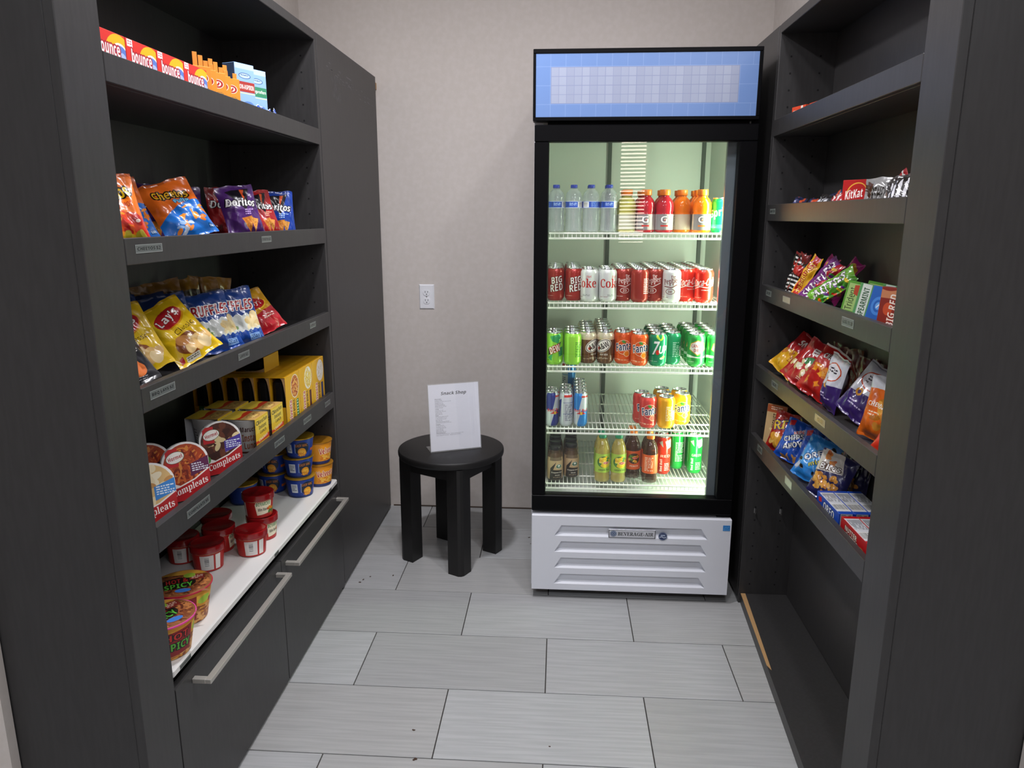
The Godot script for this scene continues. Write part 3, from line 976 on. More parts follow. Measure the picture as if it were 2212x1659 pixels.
func stool_and_sign() -> void:
	var at := Vector3(-0.449, 0, -2.968)
	var t := thing("round_stool", "black round wooden stool with four square legs by the pale wall", "stool", at, deg_to_rad(-28.0))
	part(t, "seat", turned([Vector3(0, 0.459, 0), Vector3(0.214, 0.459, 0), Vector3(0.221, 0.463, 0), Vector3(0.2235, 0.472, 0), Vector3(0.2235, 0.482, 0), Vector3(0.2215, 0.4885, 0), Vector3(0.2185, 0.49, 0), Vector3(0, 0.49, 0)], 64, 0.6), M.stool)
	for sx in [-1.0, 1.0]:
		for sz in [-1.0, 1.0]:
			var b := MB.new()
			# square leg with a broad chamfer on its outer corner
			var h := 0.034
			var k := 0.018
			var pl := [Vector2(-h * sx, -h * sz), Vector2(h * sx, -h * sz), Vector2(h * sx, (h - k) * sz), Vector2((h - k * 0.35) * sx, (h - k * 0.35) * sz), Vector2((h - k) * sx, h * sz), Vector2(-h * sx, h * sz)]
			b.prism(pl, 0.0, 0.459)
			part(t, "leg", b.done(), M.stool, Vector3(sx * 0.128, 0, sz * 0.128))
	for k in 4:
		part(t, "apron", bx(Vector3(0.19, 0.055, 0.02), 0.001), M.stool, Vector3(0, 0.4305, 0.14).rotated(Vector3.UP, k * PI / 2), Vector3(0, k * PI / 2, 0))
	# price list in a clear slanted stand
	var a := Vector3(-0.518, 0.49, -2.878)
	var b2 := Vector3(-0.321, 0.49, -2.961)
	var mid := (a + b2) / 2
	var turn := atan2(a.z - b2.z, b2.x - a.x)
	var s := thing("sign_holder", "clear acrylic stand with a printed white price list on the stool", "sign", mid, turn)
	var lean := -0.13
	part(s, "upright", bx(Vector3(0.22, 0.284, 0.002), 0.0005, Vector3(0, 0.142, 0)), M.acrylic, Vector3(0, 0.001, 0.0), Vector3(lean, 0, 0))
	part(s, "upright", bx(Vector3(0.22, 0.284, 0.002), 0.0005, Vector3(0, 0.142, 0)), M.acrylic, Vector3(0, 0.001, -0.004), Vector3(lean, 0, 0))
	part(s, "base", bx(Vector3(0.22, 0.003, 0.085), 0.0005), M.acrylic, Vector3(0, 0.0015, -0.045))
	var cv := Cv.new(1024, 1.294, "e9eaf2", 5)
	cv.text("Snack Shop", 0.5, 0.185, 0.5, 0.085, "14151c", {"sh": 0.2})
	for k in 32:
		cv.rect(0.12, 0.27 + k * 0.0245, 0.88, 0.2715 + k * 0.0245, "a9abbb")
	cv.rect(0.12, 0.27, 0.1215, 1.06, "a9abbb").rect(0.8785, 0.27, 0.88, 1.06, "a9abbb")
	var list := ["Beverages", "Soda $2.00", "Energy Drinks/Tea $3.50", "Water $1.75", "Coffee $4.00", "Gatorade $3.00", "Body Armor $3.00", "Juice $2.00", "Candy", "Candy $1.75", "King Size $2.50", "Gum $1.50", "Nuts $2.00", "Food", "Soup/Noodles $3.00", "Cup Noodle $2.50", "Compleats $5.00", "Mac $3.00", "Velveeta Bowl $4.00", "Hot & Spicy Bowl $3.50", "Snacks", "Chips $2.00", "Cookies $2.25", "Crackers $2.00", "Oreo $2.25", "Ritz $2.00", "Brownies $2.25", "Miscellaneous", "Laundry Soap $2.50   Dryer Sheets $1.50", "Non-Aspirin $2.00   Ibuprofen $2.00"]
	for k in list.size():
		var h: bool = not "$" in list[k]
		cv.text(list[k], 0.125 + 0.0068 * list[k].length(), 0.2825 + k * 0.0245, 0.0136 * list[k].length(), 0.0165, "2b2c38", {"thin": not h})
	var pm := mat("ffffff", 0.6, 0.0, {"albedo_texture": cv.tex()})
	part(s, "paper_sheet", bx(Vector3(0.214, 0.276, 0.0006), 0.0, Vector3(0, 0.142, 0)), pm, Vector3(0, 0.001, -0.0021), Vector3(lean, 0, 0))

func fittings() -> void:
	# duplex outlet
	var c := Vector3(-0.634, 1.0685, -3.5)
	var t := thing("wall_outlet", "white duplex power outlet on the pale back wall", "outlet", c)
	var w := mat("eceef2", 0.3)
	var p := MB.new()
	var f := 0.006
	var hx := 0.0365
	var hy := 0.059
	var i := 0.005
	p.quad(Vector3(-hx + i, -hy + i, f), Vector3(hx - i, -hy + i, f), Vector3(hx - i, hy - i, f), Vector3(-hx + i, hy - i, f))
	p.quad(Vector3(-hx, -hy, 0), Vector3(hx, -hy, 0), Vector3(hx - i, -hy + i, f), Vector3(-hx + i, -hy + i, f))
	p.quad(Vector3(hx, hy, 0), Vector3(-hx, hy, 0), Vector3(-hx + i, hy - i, f), Vector3(hx - i, hy - i, f))
	p.quad(Vector3(-hx, hy, 0), Vector3(-hx, -hy, 0), Vector3(-hx + i, -hy + i, f), Vector3(-hx + i, hy - i, f))
	p.quad(Vector3(hx, -hy, 0), Vector3(hx, hy, 0), Vector3(hx - i, hy - i, f), Vector3(hx - i, -hy + i, f))
	part(t, "cover_plate", p.done(), w, Vector3(0, 0, 0.0005))
	for s in [-1.0, 1.0]:
		var r := MB.new()
		r.lathe([Vector3(0.0165, 0, 0), Vector3(0.0165, 0.0022, 0), Vector3(0.0158, 0.003, 0), Vector3(0, 0.003, 0)], 32)
		for k in r.v.size():
			r.v[k].z = clampf(r.v[k].z, -0.0135, 0.0135)
		var so := part(t, "socket", r.done(), w, Vector3(0, s * 0.0195, f), Vector3(PI / 2, 0, 0))
		for q in [[-0.0062, 0.0042, 0.0022, 0.0085], [0.0062, 0.0042, 0.0022, 0.007], [0.0, -0.0068, 0.0042, 0.0042]]:
			part(so, "slot", bx(Vector3(q[2], 0.0006, q[3]), 0.0), M.black, Vector3(q[0], 0.003, -q[1]))
	part(t, "screw", turned([Vector3(0.003, 0, 0), Vector3(0.003, 0.0008, 0), Vector3(0, 0.0012, 0)], 12), M.chrome, Vector3(0, 0, f), Vector3(PI / 2, 0, 0))

# --- printed designs, drawn once and shared
var prints := {}

func foil(key: String, c: Cv) -> void:
	prints[key] = mat("ffffff", 0.28, 0.0, {"albedo_texture": c.tex(), "clearcoat_enabled": true, "clearcoat": 0.5, "clearcoat_roughness": 0.15})

func card(key: String, c: Cv) -> void:
	prints[key] = mat("ffffff", 0.42, 0.0, {"albedo_texture": c.tex()})

func tin(key: String, c: Cv) -> void:
	prints[key] = mat("ffffff", 0.26, 0.25, {"albedo_texture": c.tex()})

func can_back(c: Cv, ink: String) -> Cv:
	c.rows(0.03, 0.12, 0.15, 0.4, 9, ink)
	c.bars(0.17, 0.2, 0.235, 0.38)
	c.rows(0.3, 0.44, 0.45, 0.455, 1, ink)
	return c

func draw_prints() -> void:
	draw_cans()
	draw_bags()
	draw_boxes()

func draw_cans() -> void:
	var c := Cv.new(640, 0.5, "9c1f16", 2)
	for k in 9:
		c.ell(0.35 + 0.04 * k, 0.2 + 0.03 * (k % 3), 0.03, 0.12, "8a1a12", 0.5)
	c.text("BIG", 0.5, 0.16, 0.2, 0.115, "f2eee8", {"rot": -0.18, "sh": 0.1, "out": "3a0a08", "ow": 0.007})
	c.text("RED", 0.5, 0.295, 0.24, 0.125, "f2eee8", {"rot": -0.18, "sh": 0.1, "out": "3a0a08", "ow": 0.007})
	tin("can_bigred", can_back(c, "e0b8a8"))
	c = Cv.new(640, 0.5, "d3d6d2", 3)
	c.text("Coke", 0.5, 0.2, 0.40, 0.16, "b8231c", {"serif": true})
	c.text("Diet", 0.56, 0.085, 0.09, 0.045, "b8231c", {"serif": true, "sh": 0.2, "rot": -0.1}).rows(0.44, 0.4, 0.58, 0.44, 2, "8a8c8a")
	tin("can_dietcola", can_back(c, "8a4a44"))
	for q in [["can_pepper", "98291d", "f3e6dc", "5c140d"], ["can_dietpepper", "d6d8d4", "6e1712", "eceae4"]]:
		c = Cv.new(640, 0.5, q[1], 4)
		c.text("Dr", 0.53, 0.09, 0.08, 0.07, q[2], {"serif": true, "rot": -0.15})
		c.line([[0.36, 0.25], [0.5, 0.27], [0.64, 0.2]], 0.014, q[2]).text("Pepper", 0.5, 0.17, 0.3, 0.12, q[2], {"serif": true, "rot": -0.15})
		c.ell(0.48, 0.34, 0.085, 0.05, q[2]).ell(0.48, 0.34, 0.074, 0.041, q[1])
		c.text("23" if q[0] == "can_pepper" else "Diet", 0.48, 0.34, 0.07, 0.045, q[2])
		tin(q[0], can_back(c, q[2]))
	c = Cv.new(640, 0.5, "dd2a1a", 5)
	c.text("Coca-Cola", 0.5, 0.17, 0.44, 0.13, "f6f0ea", {"serif": true, "sh": 0.35, "rot": -0.12})
	c.line([[0.3, 0.29], [0.42, 0.25], [0.55, 0.27], [0.7, 0.22]], 0.014, "f6f0ea").text("ORIGINAL TASTE", 0.52, 0.31, 0.16, 0.016, "f6f0ea")
	tin("can_cola", can_back(c, "f0c8b8"))
	c = Cv.new(640, 0.5, "8fce3c", 6)
	c.poly([[0.4, 0.02], [0.62, 0.0], [0.55, 0.14], [0.44, 0.1]], "2f9a56").poly([[0.55, 0.22], [0.66, 0.2], [0.66, 0.36], [0.57, 0.38]], "1f7c5a").poly([[0.36, 0.4], [0.46, 0.3], [0.43, 0.46]], "2f9a56")
	c.poly([[0.36, 0.24], [0.62, 0.1], [0.58, 0.22], [0.37, 0.36]], "1c3b22").text("DEW", 0.49, 0.24, 0.2, 0.12, "f4f6ee", {"rot": -0.4, "sh": 0.1, "out": "b9241c", "ow": 0.01})
	tin("can_lime", can_back(c, "2c6a2c"))
	c = Cv.new(640, 0.5, "6e4a2c", 7)
	for k in 40:
		c.rect(c.rg.randf(), 0.12, c.rg.randf(), 0.13, "6e4a2c").rect(k * 0.025, 0.1, k * 0.025 + 0.012, 0.5, ["5a3a20", "7c5836", "4a2f1a"][k % 3])
	c.wave(0.0, 0.02, 5, 0.09, "d9c7a4").rect(0, 0, 1, 0.05, "e4d8bc")
	c.ell(0.5, 0.2, 0.17, 0.11, "f1ece0", -0.5).ell(0.5, 0.2, 0.158, 0.1, "241710", -0.5).ell(0.5, 0.2, 0.146, 0.09, "f1ece0", -0.5).ell(0.42, 0.25, 0.03, 0.03, "c0472c")
	c.text("A&W", 0.505, 0.2, 0.22, 0.105, "1d1410", {"rot": -0.5}).text("ROOT BEER", 0.52, 0.36, 0.15, 0.03, "f1ece0").rows(0.42, 0.42, 0.6, 0.45, 2, "d8cdb4")
	tin("can_rootbeer", can_back(c, "d8cdb4"))
	for q in [["can_orange", "e0581a", "f08a24", "1c2350"], ["can_strawberry", "d8413a", "ee7a6a", "1c2a5c"], ["can_pineapple", "efae14", "f6d23c", "1c2a5c"]]:
		c = Cv.new(640, 0.5, q[1], 8)
		c.ell(0.5, 0.22, 0.135, 0.135, "f3d9b8").ell(0.5, 0.22, 0.127, 0.127, q[1]).ell(0.5, 0.12, 0.04, 0.025, "4a8c3a", 0.4)
		c.ell(0.56, 0.34, 0.06, 0.055, "f6e0b0").ell(0.56, 0.34, 0.05, 0.046, q[2])
		c.text("Fanta", 0.5, 0.21, 0.3, 0.135, q[3], {"rot": -0.12, "out": "f6f4ee", "ow": 0.01})
		c.rows(0.4, 0.45, 0.6, 0.47, 1, "f6e0b0")
		tin(q[0], can_back(c, "fbe6c8"))
	c = Cv.new(640, 0.5, "128a5a", 9)
	c.line([[0.42, 0.0], [0.5, 0.06], [0.56, 0.0]], 0.03, "b8d23c").rect(0.66, 0, 0.68, 0.5, "e8f2ea").rect(0.3, 0, 0.34, 0.5, "0e7a62")
	c.text("7", 0.41, 0.2, 0.1, 0.24, "f4f6f2", {"sh": 0.2}).ell(0.45, 0.28, 0.035, 0.045, "d8301e").text("UP", 0.56, 0.23, 0.17, 0.14, "f4f6f2", {"sh": 0.15}).ell(0.56, 0.37, 0.04, 0.025, "d8de5a", -0.4).ell(0.52, 0.39, 0.03, 0.02, "f0f2c0")
	tin("can_lemonlime", can_back(c, "bfe4d0"))
	c = Cv.new(640, 0.5, "2c9440", 10)
	c.wave(0.34, 0.02, 2, 0.37, "e8f0e0", 1.0).poly([[0.37, 0.11], [0.5, 0.05], [0.63, 0.11], [0.66, 0.22], [0.5, 0.33], [0.34, 0.22]], "d8a03c").poly([[0.385, 0.12], [0.5, 0.066], [0.615, 0.12], [0.645, 0.214], [0.5, 0.312], [0.355, 0.214]], "f2eee2")
	c.text("CANADA", 0.5, 0.155, 0.23, 0.058, "b8262a").text("DRY", 0.5, 0.235, 0.13, 0.058, "b8262a").ell(0.6, 0.14, 0.03, 0.05, "e8b23c", 0.6).text("GINGER ALE", 0.5, 0.42, 0.14, 0.025, "1c5a28")
	tin("can_ginger", can_back(c, "d8ecd4"))
	c = Cv.new(640, 0.5, "12a050", 11)
	c.text("Sprite", 0.5, 0.2, 0.4, 0.18, "f4f8f2", {"rot": -0.2, "sh": 0.1}).rect(0.3, 0.4, 0.7, 0.46, "3cb878")
	tin("can_sprite", can_back(c, "d0f0dc"))
	for q in [["can_energy", "c4c8ce", "2a3484"], ["can_energyfree", "c4cad0", "2a7cc4"]]:
		c = Cv.new(512, 0.8, q[1], 12)
		c.poly([[0.28, 0], [0.52, 0], [0.44, 0.4], [0.28, 0.4]], q[2]).poly([[0.5, 0.4], [0.72, 0.4], [0.72, 0.8], [0.4, 0.8]], q[2]).rect(0.0, 0.2, 0.28, 0.21, q[2]).rect(0.0, 0.5, 0.28, 0.51, q[2]).poly([[0.8, 0.2], [0.96, 0.1], [0.92, 0.6], [0.8, 0.6]], q[2])
		c.rect(0.5, 0.03, 0.72, 0.06, "c8342c").text("Red Bull", 0.5, 0.4, 0.36, 0.085, "c4241e", {"rot": -0.03})
		c.ell(0.5, 0.48, 0.05, 0.04, "e8b83c").poly([[0.38, 0.5], [0.47, 0.44], [0.48, 0.5]], "c4241e").poly([[0.62, 0.5], [0.53, 0.44], [0.52, 0.5]], "c4241e")
		c.rows(0.05, 0.25, 0.22, 0.7, 14, "5a6070").rect(0.02, 0.02, 0.24, 0.06, "c8342c")
		tin(q[0], c)
	for q in [["can_energyred", "c0301c", "Red Bull", "RED"], ["can_energygreen", "1e9a3e", "Red Bull", "GREEN"]]:
		c = Cv.new(512, 0.86, q[1], 13)
		c.poly([[0.5, 0.05], [0.66, 0.02], [0.68, 0.2], [0.55, 0.24]], "c8ccc8").poly([[0.36, 0.08], [0.44, 0.04], [0.46, 0.2]], "a8aca8")
		c.text(q[3], 0.52, 0.42, 0.22, 0.06, "f2e8d8", {"thin": true}).text(q[2], 0.42, 0.65, 0.3, 0.055, "f4f2ee", {"rot": -PI / 2}).rows(0.5, 0.6, 0.62, 0.8, 5, "f2e8d8").rows(0.0, 0.2, 0.24, 0.7, 14, "e8e4da")
		tin(q[0], c)
	# bottle wraps
	c = Cv.new(512, 0.22, "1f49b0", 14)
	c.rect(0.02, 0.02, 0.12, 0.2, "e8ecf0").bars(0.03, 0.03, 0.11, 0.19).rows(0.16, 0.03, 0.28, 0.19, 7, "8fb0e8").rect(0.32, 0, 0.34, 0.22, "16357f").rows(0.36, 0.05, 0.5, 0.15, 5, "b8d0f4").rect(0.52, 0.02, 0.66, 0.2, "e8ecf0").bars(0.54, 0.03, 0.64, 0.19).rows(0.7, 0.03, 0.85, 0.19, 7, "8fb0e8").rect(0, 0, 1, 0.012, "dfe6f2").rect(0, 0.208, 1, 0.22, "dfe6f2")
	card("wrap_water", c)
	for q in [["wrap_sport_red", "b8a8a4", "c8201c"], ["wrap_sport_orange", "c8b8a0", "e87818"], ["wrap_sport_yellow", "c4c4a8", "c0b824"]]:
		c = Cv.new(512, 0.36, q[1], 15)
		c.rect(0.3, 0, 0.5, 0.36, "8a8684").rect(0.7, 0, 0.75, 0.36, "e4e2da").rows(0.76, 0.04, 0.94, 0.3, 9, "6a6664")
		c.text("G", 0.46, 0.12, 0.12, 0.15, "f4f2ee", {"out": "4a4644", "ow": 0.008}).poly([[0.45, 0.16], [0.49, 0.09], [0.48, 0.12], [0.5, 0.12]], q[2]).rect(0.4, 0.25, 0.53, 0.285, q[2])
		card(q[0], c)
	c = Cv.new(512, 0.42, "a8c84a", 16)
	c.ell(0.5, 0.18, 0.15, 0.13, "3c6a34").ell(0.52, 0.19, 0.13, 0.12, "f0cc2c").strew(0.5, 0.17, 0.13, 0.12, 14, 0.04, ["f4dc5a", "e8b41c", "f0c0a8", "4a8a3a"])
	c.ell(0.54, 0.2, 0.07, 0.035, "f4e8b0").ell(0.54, 0.2, 0.062, 0.028, "c8241e").text("Lipton", 0.54, 0.2, 0.1, 0.03, "fbf6ea").text("GREEN TEA", 0.5, 0.36, 0.24, 0.035, "28501e").rows(0.02, 0.06, 0.2, 0.38, 9, "4a7a2c").bars(0.78, 0.1, 0.88, 0.34)
	card("wrap_green_tea", c)
	c = Cv.new(512, 0.42, "e8642a", 17)
	c.ell(0.5, 0.17, 0.13, 0.12, "3a2a14").strew(0.5, 0.17, 0.11, 0.1, 18, 0.035, ["e8a41c", "5a8a34", "f0c44c", "d8841c"]).ell(0.52, 0.16, 0.055, 0.03, "c8241e").text("Lipton", 0.52, 0.16, 0.09, 0.026, "fbf6ea").text("PEACH", 0.5, 0.34, 0.18, 0.035, "fbe8d0").rows(0.02, 0.06, 0.2, 0.38, 9, "fbd8b8").bars(0.78, 0.06, 0.86, 0.36)
	card("wrap_peach_tea", c)
	c = Cv.new(512, 0.5, "c2a47c", 18)
	c.poly([[0.36, 0.5], [0.38, 0.2], [0.5, 0.02], [0.44, 0.24], [0.64, 0.26], [0.64, 0.5]], "2a1f1a").ell(0.56, 0.14, 0.062, 0.062, "e8ece4").ell(0.56, 0.14, 0.055, 0.055, "1c5a3c").ell(0.56, 0.14, 0.03, 0.04, "e8ece4").rect(0.5, 0.15, 0.62, 0.17, "1c5a3c")
	c.text("frappuccino", 0.52, 0.32, 0.24, 0.05, "efe6d8", {"serif": true}).text("MOCHA", 0.53, 0.4, 0.1, 0.03, "efe6d8").rows(0.44, 0.45, 0.6, 0.48, 2, "c8b090")
	card("wrap_coffee", c)

func draw_bags() -> void:
	var c := Cv.new(384, 1.4, "e8731a", 20)
	c.strew(0.5, 1.15, 0.5, 0.35, 40, 0.14, ["c8281c", "d8401c", "b01c18"]).strew(0.6, 1.28, 0.4, 0.16, 16, 0.09, ["c8b02c", "a89a28", "d8c84c"]).strew(0.5, 1.0, 0.4, 0.2, 14, 0.06, ["f2dcd0", "e89028", "d8501c"])
	c.text("Cheetos", 0.5, 0.42, 0.8, 0.26, "f6c81e", {"rot": -0.25, "out": "1a1210", "ow": 0.03}).text("FLAMIN' HOT", 0.62, 0.66, 0.5, 0.1, "b02818", {"rot": -0.15, "sh": 0.15}).rect(0, 0, 1, 0.06, "c85c14")
	foil("bag_hot", c)
	c = Cv.new(384, 1.4, "d4641c", 21)
	c.poly([[0, 0.95], [0.35, 0.72], [0.7, 0.6], [1, 0.62], [1, 1.4], [0, 1.4]], "1f6ec4").strew(0.7, 0.95, 0.3, 0.3, 12, 0.1, ["e87c1c", "f0922c"], 0.35).strew(0.45, 1.1, 0.25, 0.2, 8, 0.08, ["c8d4e4", "8fb4e0", "e8873a"], 0.5)
	c.text("Cheetos", 0.5, 0.36, 0.68, 0.2, "d8a41c", {"rot": 0.12, "out": "18100c", "ow": 0.026}).text("Puffs", 0.62, 0.55, 0.3, 0.09, "7fc8e0", {"out": "14508c", "ow": 0.012}).rect(0, 0, 1, 0.06, "b4541a").rect(0.86, 1.2, 0.98, 1.3, "12508c").text("140", 0.92, 1.25, 0.09, 0.05, "d8e8f4")
	foil("bag_puffs", c)
	for q in [["bag_purple", "4a2468", "SPICY", "c8a8e0"], ["bag_redcorn", "a01f24", "NACHO", "f0c0a0"], ["bag_bluecorn", "1c3f9c", "COOL", "a8c8f0"]]:
		c = Cv.new(384, 1.4, q[1], 22)
		c.poly([[0.2, 0.16], [0.85, 0.1], [0.55, 0.75]], "16101a").poly([[0.62, 0.12], [0.72, 0.14], [0.5, 0.6]], "d8501c")
		c.text("Doritos", 0.5, 0.48, 0.82, 0.21, "f4f2f0", {"rot": 0.08, "sh": 0.15, "out": "120c14", "ow": 0.02}).rows(0.5, 0.68, 0.82, 0.84, 3, q[3])
		c.poly([[0.36, 0.9], [0.66, 0.86], [0.56, 1.28]], "c8782c").poly([[0.58, 0.88], [0.84, 0.94], [0.68, 1.28]], "dc9440").strew(0.6, 1.03, 0.18, 0.12, 26, 0.018, ["a85a1c", "e8a850"]).rect(0, 0, 1, 0.05, q[1])
		foil(q[0], c)
	c = Cv.new(448, 1.4, "e8c018", 23)
	c.ell(0.45, 0.55, 0.38, 0.28, "f0cc2c").ell(0.52, 0.42, 0.36, 0.2, "e09a14", -0.25).ell(0.5, 0.4, 0.35, 0.19, "b81f26", -0.25)
	c.text("Lay's", 0.5, 0.4, 0.54, 0.22, "fbf8f2", {"rot": -0.25, "sh": 0.1, "out": "7a1218", "ow": 0.01}).text("Classic", 0.6, 0.72, 0.46, 0.11, "4a2a10", {"rot": -0.12, "thin": true})
	c.ell(0.45, 1.05, 0.3, 0.22, "8a4a1c").strew(0.62, 1.08, 0.24, 0.16, 12, 0.15, ["e8c88c", "f0d8a4", "dcb470"], 0.7).ell(0.35, 0.95, 0.14, 0.12, "c88a4c").rect(0.08, 1.2, 0.16, 1.32, "b81f26").rect(0.2, 1.26, 0.5, 1.36, "e8e4d0").rows(0.22, 1.28, 0.48, 1.34, 2, "5a5648").rect(0, 0, 1, 0.05, "cca410")
	foil("bag_classic", c)
	c = Cv.new(384, 1.4, "2c2c30", 24)
	c.rect(0, 0, 1, 0.4, "8a6a1c").wave(0.4, 0.03, 1, 0.5, "3a2c1c").ell(0.45, 0.55, 0.34, 0.16, "e0a81c", -0.2).ell(0.45, 0.53, 0.32, 0.145, "b81f26", -0.2).text("Lay's", 0.45, 0.53, 0.44, 0.16, "fbf8f2", {"rot": -0.2}).text("Barbecue", 0.55, 0.8, 0.6, 0.12, "f0ece4", {"rot": 0.05}).ell(0.5, 1.08, 0.36, 0.17, "d8743c", 0.35).ell(0.4, 1.02, 0.18, 0.1, "e88c50", 0.35).rows(0.4, 1.28, 0.8, 1.34, 2, "a8a8ac")
	foil("bag_barbecue", c)
	c = Cv.new(384, 1.5, "1d3f86", 25)
	c.wave(0.72, 0.03, 4, 1.16, "d3d8d2").wave(1.14, 0.025, 7, 1.5, "1c479c").strew(0.75, 0.95, 0.22, 0.2, 9, 0.13, ["e4cf9a", "d8bc80", "ecdcb0"], 0.65).strew(0.25, 1.0, 0.12, 0.1, 5, 0.07, ["6a8a4a", "8aa868"], 0.6)
	c.text("RUFFLES", 0.52, 0.46, 0.84, 0.26, "a8242e", {"rot": 0.06, "sh": 0.12, "out": "eceae6", "ow": 0.022}).rect(0, 0, 1, 0.05, "1a3674").rect(0.62, 1.24, 0.9, 1.4, "7fa4d8").rows(0.65, 1.27, 0.88, 1.38, 3, "16305f")
	foil("bag_ridged", c)
	c = Cv.new(320, 1.4, "d49a24", 26)
	c.poly([[0, 0.85], [1, 0.7], [1, 1.4], [0, 1.4]], "b8202c").ell(0.5, 0.5, 0.34, 0.2, "f0c43c").ell(0.5, 0.48, 0.32, 0.18, "b81f26").text("Lay's", 0.5, 0.48, 0.46, 0.18, "fbf8f2", {"rot": 0.1}).rows(0.4, 0.9, 0.8, 1.05, 2, "f4d8c8").rect(0, 0, 1, 0.05, "b8841c")
	foil("bag_goldred", c)
	c = Cv.new(320, 1.4, "9a6a1e", 27)
	c.wave(0.3, 0.05, 1, 0.9, "3a2c1c").strew(0.5, 0.6, 0.4, 0.25, 30, 0.06, ["e8e4d0", "1c1814", "c88a2c", "f0ead4"]).strew(0.5, 1.05, 0.35, 0.2, 16, 0.1, ["d8942c", "c07c20"])
	foil("bag_goldbrown", c)
	# right cabinet
	c = Cv.new(320, 1.35, "a81f22", 28)
	c.poly([[0, 0.72], [1, 0.5], [1, 1.35], [0, 1.35]], "e0a81c").text("SN", 0.45, 0.3, 0.36, 0.2, "f4efe6", {"sh": 0.2, "rot": -0.1}).strew(0.35, 0.78, 0.25, 0.12, 10, 0.08, ["a85c1c", "c8782c"]).rows(0.55, 0.85, 0.85, 1.0, 3, "8a3a14").strew(0.3, 1.15, 0.2, 0.1, 8, 0.06, ["b8841c", "e8c85c"], 0.3)
	foil("bag_redyellow", c)
	c = Cv.new(320, 1.35, "b01c22", 29)
	c.rect(0.34, 0.22, 0.76, 0.42, "f2eee8").rows(0.38, 0.25, 0.72, 0.4, 2, "7a1218").ell(0.5, 0.6, 0.24, 0.12, "2c7a3c", -0.2).strew(0.4, 0.85, 0.24, 0.2, 14, 0.09, ["e4d4a0", "d0b878", "f0e8cc"]).rows(0.4, 1.1, 0.7, 1.2, 2, "f0c8b8")
	foil("bag_redmix", c)
	c = Cv.new(320, 1.35, "b4201c", 30)
	c.text("CHEEZ-IT", 0.52, 0.26, 0.62, 0.14, "f4f0ea", {"rot": -0.15, "out": "5a0c0c", "ow": 0.014}).tris(0.5, 0.85, 0.3, 0.25, 26, 0.1, ["e88c1c", "f0a430", "d87414"]).rect(0, 0, 1, 0.05, "e4e0d8")
	foil("bag_redcracker", c)
	c = Cv.new(320, 1.4, "c9ccd4", 31)
	c.poly([[0, 0.85], [1, 0.7], [1, 1.4], [0, 1.4]], "3a2468").ell(0.5, 0.42, 0.34, 0.24, "c04824").ell(0.5, 0.42, 0.31, 0.21, "e8e6ea").rows(0.3, 0.32, 0.7, 0.54, 3, "2a1c2c").ell(0.4, 0.78, 0.12, 0.1, "c88a2c").ell(0.4, 0.78, 0.06, 0.05, "3a2468").rows(0.3, 1.0, 0.75, 1.15, 2, "d0c4e4").rect(0, 0.04, 1, 0.07, "8a8e98")
	foil("bag_whitepurple", c)
	c = Cv.new(320, 1.4, "d8661a", 32)
	c.poly([[0, 0], [1, 0], [1, 0.22], [0, 0.3]], "c9ccd0").strew(0.6, 0.55, 0.3, 0.22, 6, 0.15, ["b8741c", "e0a03c"]).strew(0.6, 1.0, 0.26, 0.2, 8, 0.12, ["c8842c", "a86418"]).text("CHEDDAR", 0.4, 0.62, 0.5, 0.1, "f4efe6").rows(0.2, 0.78, 0.5, 0.9, 2, "f0dcc0")
	foil("bag_orange", c)
	c = Cv.new(320, 1.3, "c8c03c", 33)
	c.rect(0, 0, 1, 0.3, "4a9a4c").wave(0.8, 0.05, 1, 1.3, "c0301c").strew(0.5, 0.6, 0.35, 0.2, 12, 0.08, ["e8d84c", "d8841c", "4a9a4c"]).rows(0.3, 0.15, 0.7, 0.25, 2, "f0f0e0")
	foil("bag_greenyellow", c)
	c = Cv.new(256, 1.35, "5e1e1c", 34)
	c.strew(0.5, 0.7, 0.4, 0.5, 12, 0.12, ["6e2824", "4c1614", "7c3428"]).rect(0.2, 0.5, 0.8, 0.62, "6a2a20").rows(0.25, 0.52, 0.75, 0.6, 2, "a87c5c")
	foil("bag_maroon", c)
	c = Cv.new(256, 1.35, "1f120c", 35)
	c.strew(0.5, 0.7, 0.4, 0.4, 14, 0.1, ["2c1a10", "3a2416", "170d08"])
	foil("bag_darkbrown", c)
	c = Cv.new(320, 1.3, "1c4fb4", 36)
	c.text("MINI", 0.55, 0.34, 0.34, 0.1, "d8404a", {"rot": -0.6, "out": "f4f4f0", "ow": 0.01}).text("CHIPS", 0.45, 0.56, 0.62, 0.16, "f4f4f0", {"rot": -0.5, "out": "0c1c4c", "ow": 0.02}).text("AHOY!", 0.56, 0.78, 0.62, 0.16, "f4f4f0", {"rot": -0.5, "out": "0c1c4c", "ow": 0.02}).poly([[0.08, 0.1], [0.24, 0.04], [0.28, 0.2], [0.12, 0.26]], "c82430").strew(0.5, 1.15, 0.3, 0.1, 8, 0.08, ["a8743c", "c08c50"])
	foil("bag_chipcookie", c)
	c = Cv.new(320, 1.3, "2c84d4", 37)
	c.ell(0.5, 0.55, 0.46, 0.4, "4aa0e8").text("OREO", 0.5, 0.5, 0.72, 0.18, "f4f6f8", {"rot": -0.7, "out": "12346c", "ow": 0.02}).text("mini", 0.62, 0.72, 0.4, 0.13, "e4d83c", {"rot": -0.7, "out": "12346c", "ow": 0.012})
	for q in [[0.8, 0.2], [0.86, 0.6], [0.3, 1.0], [0.7, 1.06], [0.12, 0.8]]:
		c.ell(q[0], q[1], 0.075, 0.055, "14100f", 0.5).ell(q[0], q[1] + 0.01, 0.06, 0.03, "efece4", 0.5).ell(q[0], q[1] - 0.012, 0.07, 0.045, "1c1614", 0.5)
	foil("bag_sandwichcookie", c)
